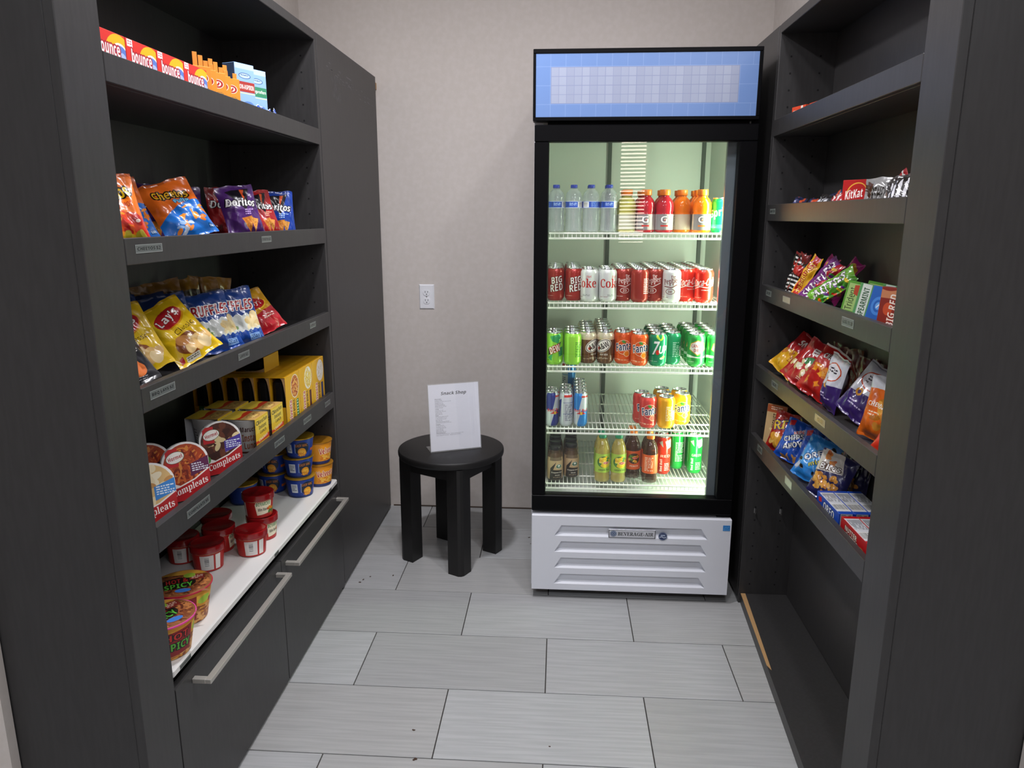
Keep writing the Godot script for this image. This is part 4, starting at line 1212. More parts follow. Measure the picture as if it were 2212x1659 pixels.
	c = Cv.new(320, 1.3, "2a2858", 38)
	c.poly([[0, 0.0], [0.6, 0.0], [0.8, 0.5], [0, 0.62]], "d8d2c8").strew(0.3, 0.2, 0.25, 0.14, 8, 0.09, ["c8662c", "e8944c"]).text("Bites", 0.42, 0.42, 0.56, 0.18, "f4f2ee", {"rot": -0.15, "out": "4a2c1c", "ow": 0.02}).strew(0.45, 0.85, 0.35, 0.26, 46, 0.07, ["d8963c", "c07c2c", "e4ac54"], 0.8)
	foil("bag_bites", c)
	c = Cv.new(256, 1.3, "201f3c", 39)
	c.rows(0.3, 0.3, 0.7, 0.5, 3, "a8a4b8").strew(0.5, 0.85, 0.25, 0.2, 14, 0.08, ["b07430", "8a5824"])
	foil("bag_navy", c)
	c = Cv.new(320, 1.2, "a8201c", 40)
	c.text("RITZ", 0.5, 0.35, 0.8, 0.26, "f0c42c", {"rot": -0.3, "out": "1c2a6c", "ow": 0.025}).strew(0.5, 0.85, 0.35, 0.2, 10, 0.13, ["e0a83c", "d0922c", "ecc064"], 0.9)
	foil("bag_ritz", c)

func draw_boxes() -> void:
	# fronts fill x 0-0.75, the strip to the right dresses the sides
	var c := Cv.new(512, 0.52, "d8322a", 50)
	c.ell(0.6, 0.24, 0.3, 0.24, "e8b41c").ell(0.62, 0.27, 0.2, 0.17, "f2e8dc").ell(0.63, 0.28, 0.18, 0.15, "5c7cc8").ell(0.66, 0.33, 0.12, 0.12, "a8b8e4").poly([[0.5, 0.4], [0.75, 0.3], [0.75, 0.52], [0.5, 0.52]], "8fa4dc").poly([[0.1, 0.52], [0.3, 0.25], [0.4, 0.52]], "f0741c").rect(0.03, 0.0, 0.16, 0.09, "f4ecec").rows(0.05, 0.02, 0.14, 0.08, 2, "c83c48")
	c.text("bounce", 0.37, 0.19, 0.5, 0.17, "f8f4f2", {"out": "a81c2c", "ow": 0.022}).rect(0.76, 0, 1, 0.52, "c62a26")
	card("box_dryer", c)
	c = Cv.new(256, 2.2, "e8922a", 51)
	c.ell(0.38, 0.62, 0.26, 0.26, "f4ece0").ell(0.38, 0.62, 0.23, 0.23, "b02820").ell(0.38, 0.62, 0.14, 0.14, "f4ece0").poly([[0.3, 0.72], [0.42, 0.5], [0.46, 0.6], [0.38, 0.74]], "b02820").rows(0.16, 1.0, 0.6, 1.3, 4, "4a6a3c").strew(0.4, 1.85, 0.26, 0.2, 14, 0.1, ["e4d89c", "c8d0a8", "f4f0e0"]).rect(0.76, 0, 1, 2.2, "d07c1c")
	card("box_soda", c)
	for q in [["box_pain_red", "a83a34", "NON-ASPIRIN"], ["box_pain_green", "3c8a64", "Ibuprofen"]]:
		c = Cv.new(256, 1.7, "8fb4e0", 52)
		c.rect(0, 0, 0.75, 0.16, "b8d0ec").ell(0.37, 0.36, 0.24, 0.09, "3c5a94").ell(0.37, 0.36, 0.21, 0.07, "b8d0ec").rows(0.22, 0.33, 0.52, 0.39, 1, "2c4a84").rect(0.03, 0.54, 0.75, 0.86, q[1]).rect(0.03, 0.88, 0.75, 0.91, "e8e0a0")
		c.text(q[2], 0.39, 0.7, 0.64, 0.14, "f4f2ea").ell(0.45, 1.3, 0.26, 0.17, "5c84c4").ell(0.4, 1.36, 0.1, 0.06, "2c4478", 0.4).rect(0.76, 0, 1, 1.7, "6a94cc")
		card(q[0], c)
	c = Cv.new(384, 1.4, "e8b01c", 53)
	c.ell(0.5, 0.34, 0.22, 0.3, "f2ead8").ell(0.5, 0.34, 0.2, 0.28, "c87c3c").noodles(0.5, 0.34, 0.2, 0.28, 60, 0.03, ["e09a4c", "c0582c", "f0b85c", "a8401c"])
	c.text("Velveeta", 0.22, 0.95, 0.62, 0.15, "c01f26", {"rot": -PI / 2, "out": "f4ecd8", "ow": 0.016}).text("CHEESY BOWLS", 0.4, 0.98, 0.62, 0.1, "2a1c10", {"rot": -PI / 2}).rect(0.54, 0.7, 0.66, 1.38, "2c7a3c").rows(0.56, 0.72, 0.64, 1.36, 9, "d8ecd0").rect(0.76, 0, 1, 1.4, "dca21a")
	card("box_bowl_green", c)
	c = Cv.new(384, 1.4, "e8b01c", 54)
	c.ell(0.5, 0.34, 0.22, 0.3, "f2ead8").noodles(0.5, 0.34, 0.2, 0.28, 60, 0.03, ["f0d46c", "e0b83c", "f4e09a"])
	c.text("Velveeta", 0.22, 0.95, 0.62, 0.15, "c01f26", {"rot": -PI / 2, "out": "f4ecd8", "ow": 0.016}).text("CHEESY BOWLS", 0.4, 0.98, 0.62, 0.1, "2a1c10", {"rot": -PI / 2}).rect(0.54, 0.7, 0.66, 1.38, "5a2418").rect(0.76, 0, 1, 1.4, "dca21a")
	card("box_bowl_brown", c)
	c = Cv.new(384, 1.4, "e8b01c", 55)
	c.ell(0.5, 0.34, 0.22, 0.3, "f2ead8").noodles(0.5, 0.34, 0.2, 0.28, 60, 0.03, ["ece4d0", "d8ccb0", "f6f0e4"])
	c.text("Velveeta", 0.22, 0.95, 0.62, 0.15, "c01f26", {"rot": -PI / 2, "out": "f4ecd8", "ow": 0.016}).text("CHEESY BOWLS", 0.4, 0.98, 0.62, 0.1, "2a1c10", {"rot": -PI / 2}).rect(0.54, 0.7, 0.66, 1.38, "23346c").rect(0.76, 0, 1, 1.4, "dca21a")
	card("box_bowl_blue", c)
	# sleeve strip of the bowl boxes
	c = Cv.new(128, 1.0, "d8a01c", 56)
	c.rect(0.3, 0, 0.66, 1.0, "2c7a3c").rows(0.4, 0.1, 0.56, 0.9, 5, "d0e8c8").rect(0.96, 0, 1, 1, "a87814")
	card("box_bowl_side", c)
	c = Cv.new(384, 1.25, "ecc224", 57)
	c.rect(0.05, 0.04, 0.72, 0.5, "f0d24c").ell(0.12, 0.16, 0.07, 0.07, "1c1a18").ell(0.12, 0.16, 0.045, 0.045, "f0d24c").text("Maruchan", 0.42, 0.15, 0.52, 0.14, "1c1a18", {"rot": -0.05}).text("Instant", 0.4, 0.34, 0.42, 0.12, "1c1a18").text("Lunch", 0.42, 0.5, 0.34, 0.12, "1c1a18")
	c.wave(0.72, 0.04, 1, 0.82, "d8401c").text("Chicken", 0.4, 0.72, 0.5, 0.1, "fbe8d0", {"rot": -0.1}).rect(0, 0.84, 0.75, 1.25, "d8a834").noodles(0.38, 1.04, 0.36, 0.2, 80, 0.03, ["f0d878", "e4c050", "f6e8a8", "c8962c"]).rect(0.76, 0, 1, 1.25, "d8b020")
	card("box_noodle", c)
	c = Cv.new(256, 1.0, "c8a05c", 58)
	c.poly([[0, 0], [1, 0], [1, 0.35], [0, 0.5]], "e0c040").wave(0.4, 0.05, 1, 0.55, "c83c20").ell(0.5, 0.75, 0.3, 0.18, "a87840").noodles(0.5, 0.75, 0.28, 0.16, 40, 0.03, ["e8cc80", "d8b058"])
	card("box_noodle_top", c)
	c = Cv.new(512, 0.4, "d8d6d2", 59)
	c.text("Maruchan", 0.62, 0.09, 0.22, 0.06, "4a2018").text("Instant", 0.62, 0.19, 0.2, 0.08, "a8542c").text("Lunch", 0.62, 0.28, 0.17, 0.08, "a8542c").rows(0.34, 0.1, 0.42, 0.3, 6, "5a4a44").rect(0, 0.35, 1, 0.372, "6a3a24")
	card("cup_noodle", c)
	# arched meal trays
	for q in [["tray_turkey", ["d8b478", "e8d8b0", "c08c50", "f0e4c4"], "3c84cc"], ["tray_pasta", ["a8401c", "c8602c", "7a2414", "d8863c"], "5a2048"], ["tray_beef", ["4a2418", "6a3824", "e0cc98", "3a1a12"], "4a3a94"]]:
		c = Cv.new(320, 1.28, "eceae6", 60)
		c.ell(0.5, 0.5, 0.47, 0.47, q[1][0])
		if q[0] == "tray_pasta":
			c.noodles(0.5, 0.5, 0.45, 0.45, 90, 0.04, q[1])
		else:
			c.strew(0.5, 0.5, 0.4, 0.4, 40, 0.13, q[1])
		c.poly([[0, 1.0], [0.3, 0.97], [0.65, 0.86], [1, 0.66], [1, 1.28], [0, 1.28]], "b01e22").line([[0, 0.99], [0.3, 0.96], [0.65, 0.85], [1, 0.65]], 0.03, "f0eae2")
		c.rect(0.1, 0.1, 0.36, 0.5, "c4242a").ell(0.3, 0.3, 0.2, 0.13, "2c5a34", -0.2).ell(0.3, 0.3, 0.19, 0.12, "f4f0e8", -0.2).text("Hormel", 0.3, 0.3, 0.3, 0.09, "b01e22", {"rot": -0.2}).poly([[0.58, 0.5], [0.99, 0.38], [0.99, 0.66], [0.58, 0.78]], q[2]).rows(0.62, 0.5, 0.97, 0.7, 4, "e4ecf4").ell(0.14, 0.9, 0.08, 0.1, "4a8a3c", 0.4)
		c.text("Compleats", 0.54, 1.02, 0.8, 0.19, "f8f4ee", {"serif": true, "rot": -0.26, "sh": 0.2})
		card(q[0], c)
	# cups
	c = Cv.new(640, 0.28, "1c3c94", 61)
	c.rect(0.3, 0.06, 0.38, 0.2, "dfe4ea").rows(0.31, 0.08, 0.37, 0.18, 4, "6a7484").ell(0.5, 0.13, 0.09, 0.1, "16243c").text("EASY MAC", 0.5, 0.08, 0.14, 0.04, "c8741c").ell(0.5, 0.18, 0.05, 0.06, "e0941c").noodles(0.5, 0.2, 0.06, 0.06, 20, 0.016, ["f0b43c", "d8861c"]).rect(0.62, 0.15, 0.7, 0.19, "c8641c").rows(0.72, 0.06, 0.85, 0.2, 6, "8fa8dc").line([[0.42, 0.05], [0.42, 0.2]], 0.008, "8fa8dc").rect(0, 0.25, 1, 0.28, "16306f")
	card("cup_mac", c)
	c = Cv.new(640, 0.34, "e8961c", 62)
	c.text("Velveeta", 0.5, 0.12, 0.26, 0.1, "b81f26", {"out": "f4e4b8", "ow": 0.006, "rot": -0.05}).noodles(0.5, 0.24, 0.14, 0.06, 40, 0.018, ["f4c04c", "d87c1c"]).rect(0, 0.29, 1, 0.34, "23346c").rect(0.2, 0.05, 0.28, 0.2, "e8e4d4")
	card("cup_cheese", c)
	c = Cv.new(640, 0.26, "b4221e", 63)
	c.rect(0, 0, 1, 0.045, "e4cf9c").poly([[0.4, 0.07], [0.6, 0.05], [0.6, 0.2], [0.42, 0.22]], "f0e8cc").text("BOYARDEE", 0.5, 0.075, 0.17, 0.045, "2c7a3c", {"out": "f0e8cc", "ow": 0.006}).text("Mini Ravioli", 0.505, 0.145, 0.14, 0.04, "2a1c14").strew(0.62, 0.18, 0.08, 0.05, 12, 0.03, ["e0841c", "c8501c", "4a7a2c"]).rect(0.06, 0.06, 0.2, 0.24, "e0dcd8").bars(0.1, 0.08, 0.16, 0.2).rect(0.22, 0.06, 0.28, 0.24, "eceae6").rows(0.7, 0.08, 0.85, 0.2, 6, "f0c8b8")
	card("cup_ravioli", c)
	c = Cv.new(640, 0.4, "d8962c", 64)
	c.noodles(0.5, 0.3, 0.5, 0.12, 150, 0.02, ["c07c3c", "a85c28", "e0a860", "8a4420"]).wave(0.06, 0.02, 6, 0.14, "e8b43c").poly([[0.42, 0.06], [0.6, 0.04], [0.6, 0.34], [0.42, 0.36]], "8a1c20").text("HOT", 0.5, 0.12, 0.14, 0.08, "c8302c", {"out": "1c1410", "ow": 0.008}).text("SPICY", 0.51, 0.24, 0.16, 0.09, "5cb83c", {"out": "1c1410", "ow": 0.01}).ell(0.66, 0.12, 0.05, 0.05, "a8c83c").rect(0.7, 0.14, 0.8, 0.2, "8a2c24").ell(0.3, 0.1, 0.08, 0.05, "e03c8c")
	card("cup_spicy", c)
	c = Cv.new(384, 1.0, "8a5630", 65)
	c.noodles(0.5, 0.5, 0.48, 0.48, 170, 0.035, ["7a4022", "96562e", "b0703c", "5a2a18"]).wave(0.0, 0.03, 3, 0.2, "d8a03c").ell(0.44, 0.52, 0.3, 0.22, "241814").text("HOT &", 0.42, 0.43, 0.36, 0.15, "b82c28", {"rot": -0.2}).text("SPICY", 0.47, 0.61, 0.46, 0.17, "5cb83c", {"rot": -0.2, "out": "14240c", "ow": 0.012}).rect(0.62, 0.24, 0.86, 0.42, "8a3028").rows(0.65, 0.27, 0.83, 0.4, 3, "f0d8c0").ell(0.6, 0.24, 0.1, 0.09, "98b83c").ell(0.56, 0.8, 0.13, 0.07, "3c78c8")
	card("lid_spicy", c)
	# candy
	c = Cv.new(512, 0.3, "161414", 66)
	for k in 7:
		c.rect(0.1 + k * 0.09, 0.05, 0.14 + k * 0.09, 0.24, "eceae6")
	c.poly([[0.55, 0], [0.8, 0], [0.7, 0.3], [0.5, 0.3]], "b8241c").rect(0.8, 0, 1, 0.3, "7a1c1c").rect(0, 0, 0.05, 0.3, "7a1c1c")
	foil("bar_black", c)
	c = Cv.new(512, 0.3, "e8b01c", 67)
	c.wave(0.06, 0.02, 1, 0.26, "c8301c").wave(0.22, 0.02, 1, 0.3, "e8b01c", 1.0).text("STARBURST", 0.5, 0.15, 0.7, 0.11, "f4c84c", {"out": "8a1c14", "ow": 0.008}).rect(0.86, 0, 1, 0.3, "d878a8")
	foil("bar_yellow", c)
	c = Cv.new(512, 0.3, "b02c7c", 68)
	c.ell(0.75, 0.15, 0.2, 0.1, "e0b02c").ell(0.3, 0.15, 0.14, 0.1, "d86a9c").rows(0.4, 0.1, 0.6, 0.2, 2, "f4d8e8")
	foil("bar_pink", c)
	for q in [["bar_skittle_purple", "7a2c7c", "b81f2c"], ["bar_skittle_green", "6aa82c", "4a8a24"]]:
		c = Cv.new(512, 0.36, q[1], 69)
		c.wave(0.24, 0.03, 1, 0.36, q[2]).strew(0.5, 0.28, 0.4, 0.06, 16, 0.035, ["e8c41c", "d8301c", "4aa83c", "e8741c", "6a2c8c"], 0.9).text("SKITTLES", 0.46, 0.14, 0.76, 0.17, "f6f4f4", {"out": "3a1440", "ow": 0.01, "rot": -0.04})
		foil(q[0], c)
	c = Cv.new(256, 2.0, "5a9a34", 70)
	c.rect(0.08, 0.12, 0.68, 1.7, "a4c474").text("Trident", 0.3, 1.0, 1.3, 0.34, "243018", {"rot": -PI / 2, "thin": true}).poly([[0.35, 0.2], [0.7, 0.15], [0.6, 0.8], [0.38, 0.7]], "b8482c").rect(0.76, 0, 1, 2.0, "2c6a30")
	card("gum_green", c)
	c = Cv.new(256, 2.0, "d8e0d4", 71)
	c.rect(0, 0, 0.12, 2, "5a9a5c").text("SPEARMINT", 0.34, 1.0, 1.6, 0.26, "23502c", {"rot": -PI / 2}).rect(0.54, 0, 0.6, 2, "5a9a5c").rect(0.76, 0, 1, 2.0, "7c9a7c").rows(0.8, 0.6, 0.95, 1.4, 4, "2c4a30")
	card("gum_white", c)
	c = Cv.new(256, 2.0, "2a64b8", 72)
	c.ell(0.4, 1.0, 0.3, 0.5, "4a8cdc").ell(0.4, 1.0, 0.2, 0.34, "2a64b8").ell(0.4, 1.0, 0.12, 0.2, "6aa8ec").line([[0.34, 1.1], [0.44, 0.9], [0.5, 1.05]], 0.05, "e4ecf8").rect(0.76, 0, 1, 2, "1c4888")
	card("gum_blue", c)
	c = Cv.new(256, 2.0, "8a2c20", 73)
	c.wave(0.1, 0.06, 1, 0.5, "c8845c").ell(0.3, 1.0, 0.16, 0.3, "c8502c").text("BIG RED", 0.46, 1.05, 1.5, 0.26, "f2e8dc", {"rot": -PI / 2, "sh": 0.2}).rect(0.76, 0, 1, 2, "6a1c14")
	card("gum_brown", c)
	c = Cv.new(320, 0.9, "b01c1c", 74)
	c.ell(0.45, 0.32, 0.32, 0.25, "e0a83c", -0.3).ell(0.46, 0.34, 0.3, 0.24, "b01c1c", -0.3).text("KitKat", 0.38, 0.36, 0.56, 0.24, "f6f0ea", {"rot": -0.12, "sh": 0.15}).rect(0.76, 0, 1, 0.9, "8a1414")
	card("box_wafer", c)
	c = Cv.new(448, 0.45, "6a5a50", 75)
	c.rect(0, 0, 0.62, 0.45, "8a8a88").text("HERSHEY'S", 0.4, 0.22, 0.62, 0.2, "2a2420").rect(0.78, 0, 1, 0.45, "4a2c20")
	foil("bar_silver", c)
	c = Cv.new(384, 0.4, "24284c", 76)
	c.rect(0.1, 0.08, 0.6, 0.3, "5a5c8c").rows(0.15, 0.12, 0.55, 0.28, 2, "e4e4ec").rect(0.7, 0, 0.85, 0.4, "c8502c")
	foil("bar_navy", c)
	c = Cv.new(384, 0.4, "b0242c", 77)
	for k in 6:
		c.poly([[0.1 + k * 0.15, 0], [0.16 + k * 0.15, 0], [0.1 + k * 0.15, 0.4], [0.04 + k * 0.15, 0.4]], "eceae4")
	foil("bar_redwhite", c)
	c = Cv.new(384, 0.4, "2a2624", 78)
	for k in 5:
		c.ell(0.15 + k * 0.18, 0.2, 0.05, 0.14, "d8d8dc", 0.3)
	foil("bar_blackwhite", c)
	# biscuit packs
	c = Cv.new(512, 0.42, "1c4ab0", 80)
	c.text("OREO", 0.42, 0.16, 0.36, 0.17, "f4f6f8", {"out": "10285c", "ow": 0.014}).ell(0.42, 0.32, 0.14, 0.07, "14100f").ell(0.42, 0.32, 0.13, 0.035, "efece4").poly([[0.06, 0.08], [0.16, 0.04], [0.18, 0.14], [0.08, 0.18]], "c82430").rect(0.76, 0, 1, 0.42, "1c4ab0").rect(0.79, 0, 0.97, 0.42, "d4d6da").rows(0.8, 0.02, 0.88, 0.4, 16, "3c4048").bars(0.9, 0.02, 0.96, 0.4)
	card("pack_blue", c)
	c = Cv.new(512, 0.42, "b4141c", 81)
	c.text("NUTTER", 0.3, 0.13, 0.34, 0.1, "f4ead8", {"out": "4a1410", "ow": 0.01}).text("BUTTER", 0.34, 0.25, 0.34, 0.1, "f4ead8", {"out": "4a1410", "ow": 0.01}).ell(0.62, 0.26, 0.08, 0.06, "c88a3c", 0.3).ell(0.66, 0.3, 0.07, 0.05, "d89c4c", -0.2).rect(0.76, 0, 1, 0.42, "b4141c").rect(0.79, 0, 0.97, 0.42, "d4d6da").rows(0.8, 0.02, 0.88, 0.4, 16, "3c4048").bars(0.9, 0.02, 0.96, 0.4)
	card("pack_red", c)
	c = Cv.new(256, 2.2, "c8a878", 82)
	c.rect(0, 0, 0.75, 0.4, "a8542c").rows(0.15, 0.1, 0.6, 0.3, 2, "f0e0c8").text("BEIGNET", 0.36, 0.9, 0.9, 0.2, "3a2418", {"rot": -PI / 2}).strew(0.38, 1.6, 0.26, 0.4, 10, 0.13, ["e0c890", "c8a460"]).rect(0.76, 0, 1, 2.2, "8a5c34")
	card("box_tan", c)
	c = Cv.new(256, 0.5, "d8481c", 83)
	c.rect(0.5, 0, 0.62, 0.5, "e8dccc").rows(0.08, 0.1, 0.45, 0.4, 3, "f4e0d0").rect(0.76, 0, 1, 0.5, "c8401c")
	card("box_matches", c)

# --- builders of goods; each stands with its foot at the origin, front towards +z
var made := {}

func set_down(key: String, o: Node3D, at: Vector3, rot: Vector3, label: String, group: String) -> Node3D:
	o.position = at
	o.basis = Basis(Vector3.UP, rot.y) * Basis(Vector3.RIGHT, rot.x) * Basis(Vector3.BACK, rot.z)
	o.set_meta("label", label)
	if group:
		o.set_meta("group", group)
	return o

# lift a tilted thing until its lowest point touches y, and keep it between lip and back, stile and side
func settle(o: Node3D, y: float) -> void:
	var lo := Vector3(INF, INF, INF)
	var hi := -lo
	var stack := [[o, Transform3D(o.basis, o.position)]]
	while stack:
		var e: Array = stack.pop_back()
		var xf: Transform3D = e[1]
		if e[0] is MeshInstance3D and e[0].mesh is ArrayMesh:
			for v in e[0].mesh.surface_get_arrays(0)[Mesh.ARRAY_VERTEX]:
				var p: Vector3 = xf * v
				lo = lo.min(p)
				hi = hi.max(p)
		for c in e[0].get_children():
			if c is Node3D:
				stack.append([c, xf * c.transform])
	o.position.y += y + 0.0004 - lo.y
	var xr := [-1.1585, -0.8555 if y > 0.6 else -0.815] if o.position.x < 0.0 else [0.7195, 0.8785]
	var zr := [-2.620, -1.3935] if o.position.x < 0.0 else [-2.6215, -1.5935]
	if hi.x > xr[1]:
		o.position.x -= hi.x - xr[1]
	elif lo.x < xr[0]:
		o.position.x += xr[0] - lo.x
	if hi.z > zr[1]:
		o.position.z -= hi.z - zr[1]
	elif lo.z < zr[0]:
		o.position.z += zr[0] - lo.z

# kind: key of the built thing; the first call builds it, later calls copy it with its parts
func put(kind: String, called: String, label: String, category: String, group: String, at: Vector3, rot := Vector3.ZERO) -> Node3D:
	var o: Node3D
	if made.has(kind):
		o = made[kind].duplicate()
		o.name = numbered(called)
		add_child(o)
	else:
		o = thing(called, label, category)
		var f := kind.split(":")
		match f[0]:
			"can": build_can(o, f[1], 0.0331, 0.122)
			"slim": build_can(o, f[1], 0.0266, 0.134)
			"big": build_can(o, f[1], 0.029, 0.2)
			"tall": build_can(o, f[1], 0.029, 0.156)
			"water": build_water(o)
			"sport": build_sport(o, f[1], f[2])
			"tea": build_tea(o, f[1], f[2], f[3])
			"coffee": build_coffee(o)
			"mac": build_cup(o, "cup_mac", 0.052, 0.042, 0.072, "foil", "c89a2c")
			"cheese": build_cup(o, "cup_cheese", 0.05, 0.04, 0.085, "foil", "c88a24")
			"ravioli": build_cup(o, "cup_ravioli", 0.0456, 0.039, 0.07, "dome", "8e1418")
			"spicy": build_cup(o, "cup_spicy", 0.0705, 0.054, 0.09, "print", f[1])
			"noodle": build_noodle(o)
			"bowlbox": build_bowl_box(o, f[1])
			"tray": build_tray(o, f[1])
			"dryer": build_carton(o, "box_dryer", Vector3(0.113, 0.08, 0.05), 0.0)
			"soda": build_carton(o, "box_soda", Vector3(0.044, 0.095, 0.03), 0.032)
			"pain": build_carton(o, f[1], Vector3(0.07, 0.146, 0.045), 0.0)
			"box": build_carton(o, f[1], Vector3(float(f[2]), float(f[3]), float(f[4])), 0.0)
		made[kind] = o
	o.set_meta("category", category)
	set_down(kind, o, at, rot, label, group)
	if absf(at.x) > 0.7:
		settle(o, at.y)
		shelved.append([o, at.y, false, true])
	return o

func bag(print_: String, called: String, label: String, category: String, group: String, size: Vector3, at: Vector3, yaw: float, lean := 0.25, roll := 0.0, sd := 1, seal := 0.06, hold := false) -> void:
	var o := solo(called, label, category, pouch(size.x, size.y, size.z, sd, seal), prints[print_])
	set_down(print_, o, at, Vector3(-lean, yaw, roll), label, group)
	settle(o, at.y)
	shelved.append([o, at.y, true, hold])

# push soft bags apart where their boxes still clip, a little at a time
var shelved := []

func loosen() -> void:
	var item := []
	for s in shelved:
		var lo := Vector3(INF, INF, INF)
		var hi := -lo
		var nodes: Array = [s[0]] + s[0].get_children()
		for n in nodes:
			if n is MeshInstance3D:
				var bb: AABB = n.get_aabb() if n == s[0] else n.transform * n.get_aabb()
				lo = lo.min(bb.position)
				hi = hi.max(bb.end)
		var h := (hi - lo) * 0.5
		if s[2]:
			h *= Vector3(0.95, 0.96, 0.8)
		item.append({"o": s[0], "y": s[1], "soft": s[2] and not s[3], "c": (lo + hi) * 0.5, "h": h, "start": s[0].position})
	for turn in 80:
		var any := false
		for i in item.size():
			for j in range(i + 1, item.size()):
				var A: Dictionary = item[i]
				var B: Dictionary = item[j]
				if not (A.soft or B.soft) or absf(A.y - B.y) > 0.02 or absf(A.o.position.z - B.o.position.z) > 0.25 or A.o.position.x * B.o.position.x < 0.0:
					continue
				var d: Vector3 = B.o.transform * B.c - A.o.transform * A.c
				var best := INF
				var axis := Vector3.ZERO
				var axes := []
				for k in 3:
					axes.append(A.o.basis[k])
					axes.append(B.o.basis[k])
					for l in 3:
						var cr: Vector3 = A.o.basis[k].cross(B.o.basis[l])
						if cr.length() > 0.05:
							axes.append(cr.normalized())
				for a in axes:
					var r := 0.0
					for k in 3:
						r += absf(a.dot(A.o.basis[k])) * A.h[k] + absf(a.dot(B.o.basis[k])) * B.h[k]
					var gap: float = r - absf(a.dot(d))
					if gap <= 0.0:
						best = -1.0
						break
					var flat := Vector3(a.x, 0, a.z)
					var cost: float = gap / maxf(flat.length(), 0.05)
					if cost < best:
						best = cost
						axis = flat.normalized() * (1.0 if a.dot(d) > 0.0 else -1.0) * cost
				if best > 0.0:
					any = true
					var step := axis.limit_length(0.012) * 0.55
					if A.soft:
						A.o.position -= step
						settle(A.o, A.y)
					if B.soft:
						B.o.position += step
						settle(B.o, B.y)
		if not any:
			break
	var far := 0.0
	for e in item:
		far = maxf(far, (e.o.position - e.start).length())
	print("largest push ", far)

func build_can(o: Node3D, print_: String, r: float, h: float) -> void:
	var b := h - 0.018
	part(o, "body", turned([Vector3(r * 0.72, 0.0, 1), Vector3(r * 0.78, 0.0, 1), Vector3(r * 0.93, 0.007, 0.985), Vector3(r, 0.013, 0.94), Vector3(r, b, 0.06), Vector3(r * 0.96, b + 0.006, 0.03), Vector3(r * 0.82, h - 0.0045, 0.0)], 32), prints[print_])
	var lid := part(o, "lid", turned([Vector3(r * 0.82, h - 0.0045, 0), Vector3(r * 0.85, h - 0.001, 0), Vector3(r * 0.83, h, 0), Vector3(r * 0.79, h - 0.0005, 0), Vector3(r * 0.75, h - 0.006, 0), Vector3(0, h - 0.005, 0)], 32), M.alu)
	part(lid, "pull_tab", bx(Vector3(0.012, 0.0014, 0.02), 0.0006), M.alu, Vector3(0, h - 0.0036, 0.002))

func cap(o: Node3D, r: float, y0: float, y1: float, m: Material) -> void:
	part(o, "cap", turned([Vector3(r * 0.98, y0, 0), Vector3(r, y0 + 0.001, 0), Vector3(r, y1 - 0.0015, 0), Vector3(r * 0.92, y1, 0), Vector3(0, y1, 0)], 24), m)

func build_water(o: Node3D) -> void:
	var p := [Vector3(0.024, 0, 0), Vector3(0.029, 0.003, 0), Vector3(0.0305, 0.01, 0)]
	for k in 6:
		p.append(Vector3(0.0305 - 0.0013 * (k % 2) - 0.001 * sin(k * 0.6), 0.018 + k * 0.011, 0))
	p.append_array([Vector3(0.0305, 0.082, 0), Vector3(0.0305, 0.118, 0), Vector3(0.0295, 0.128, 0), Vector3(0.024, 0.142, 0), Vector3(0.0135, 0.152, 0), Vector3(0.0115, 0.155, 0), Vector3(0.0115, 0.164, 0)])
	part(o, "body", turned(p, 28), M.water_pet)
	part(o, "label_wrap", turned([Vector3(0.0311, 0.086, 1), Vector3(0.0311, 0.109, 0)], 28), prints.wrap_water)
	cap(o, 0.0125, 0.156, 0.167, M.cap_blue)

func build_sport(o: Node3D, wrap: String, liquid: String) -> void:
	part(o, "body", turned([Vector3(0.026, 0, 0), Vector3(0.031, 0.003, 0), Vector3(0.0325, 0.01, 0), Vector3(0.0325, 0.065, 0), Vector3(0.0305, 0.07, 0), Vector3(0.0325, 0.076, 0), Vector3(0.033, 0.09, 0), Vector3(0.031, 0.104, 0), Vector3(0.024, 0.117, 0), Vector3(0.016, 0.125, 0), Vector3(0.015, 0.131, 0)], 28), M[liquid])
	part(o, "label_wrap", turned([Vector3(0.0331, 0.009, 1), Vector3(0.0331, 0.064, 0)], 28), prints[wrap])
	cap(o, 0.019, 0.13, 0.15, M.cap_orange)

func build_tea(o: Node3D, wrap: String, liquid: String, capm: String) -> void:
	part(o, "body", turned([Vector3(0.022, 0, 0), Vector3(0.027, 0.002, 0), Vector3(0.0295, 0.008, 0), Vector3(0.0285, 0.014, 0), Vector3(0.0295, 0.02, 0), Vector3(0.028, 0.028, 0), Vector3(0.0295, 0.036, 0), Vector3(0.0295, 0.12, 0), Vector3(0.0275, 0.136, 0), Vector3(0.021, 0.156, 0), Vector3(0.0135, 0.168, 0), Vector3(0.0125, 0.175, 0)], 28), M[liquid])
	part(o, "label_wrap", turned([Vector3(0.0301, 0.04, 1), Vector3(0.0301, 0.115, 0)], 28), prints[wrap])
	cap(o, 0.0155, 0.174, 0.19, M[capm])

func build_coffee(o: Node3D) -> void:
	part(o, "body", turned([Vector3(0.024, 0, 1), Vector3(0.029, 0.003, 1), Vector3(0.031, 0.01, 0.96), Vector3(0.0312, 0.07, 0.1), Vector3(0.0305, 0.08, 0.0), Vector3(0.028, 0.092, 0)], 28), prints.wrap_coffee)
	part(o, "neck", turned([Vector3(0.028, 0.092, 0), Vector3(0.023, 0.108, 0), Vector3(0.021, 0.118, 0), Vector3(0.021, 0.122, 0)], 28), M.glass_brown)
	part(o, "cap", turned([Vector3(0.0225, 0.12, 0), Vector3(0.0235, 0.121, 0), Vector3(0.0235, 0.132, 0), Vector3(0.0215, 0.134, 0), Vector3(0.019, 0.132, 0), Vector3(0, 0.1325, 0)], 28), M.cap_dark)

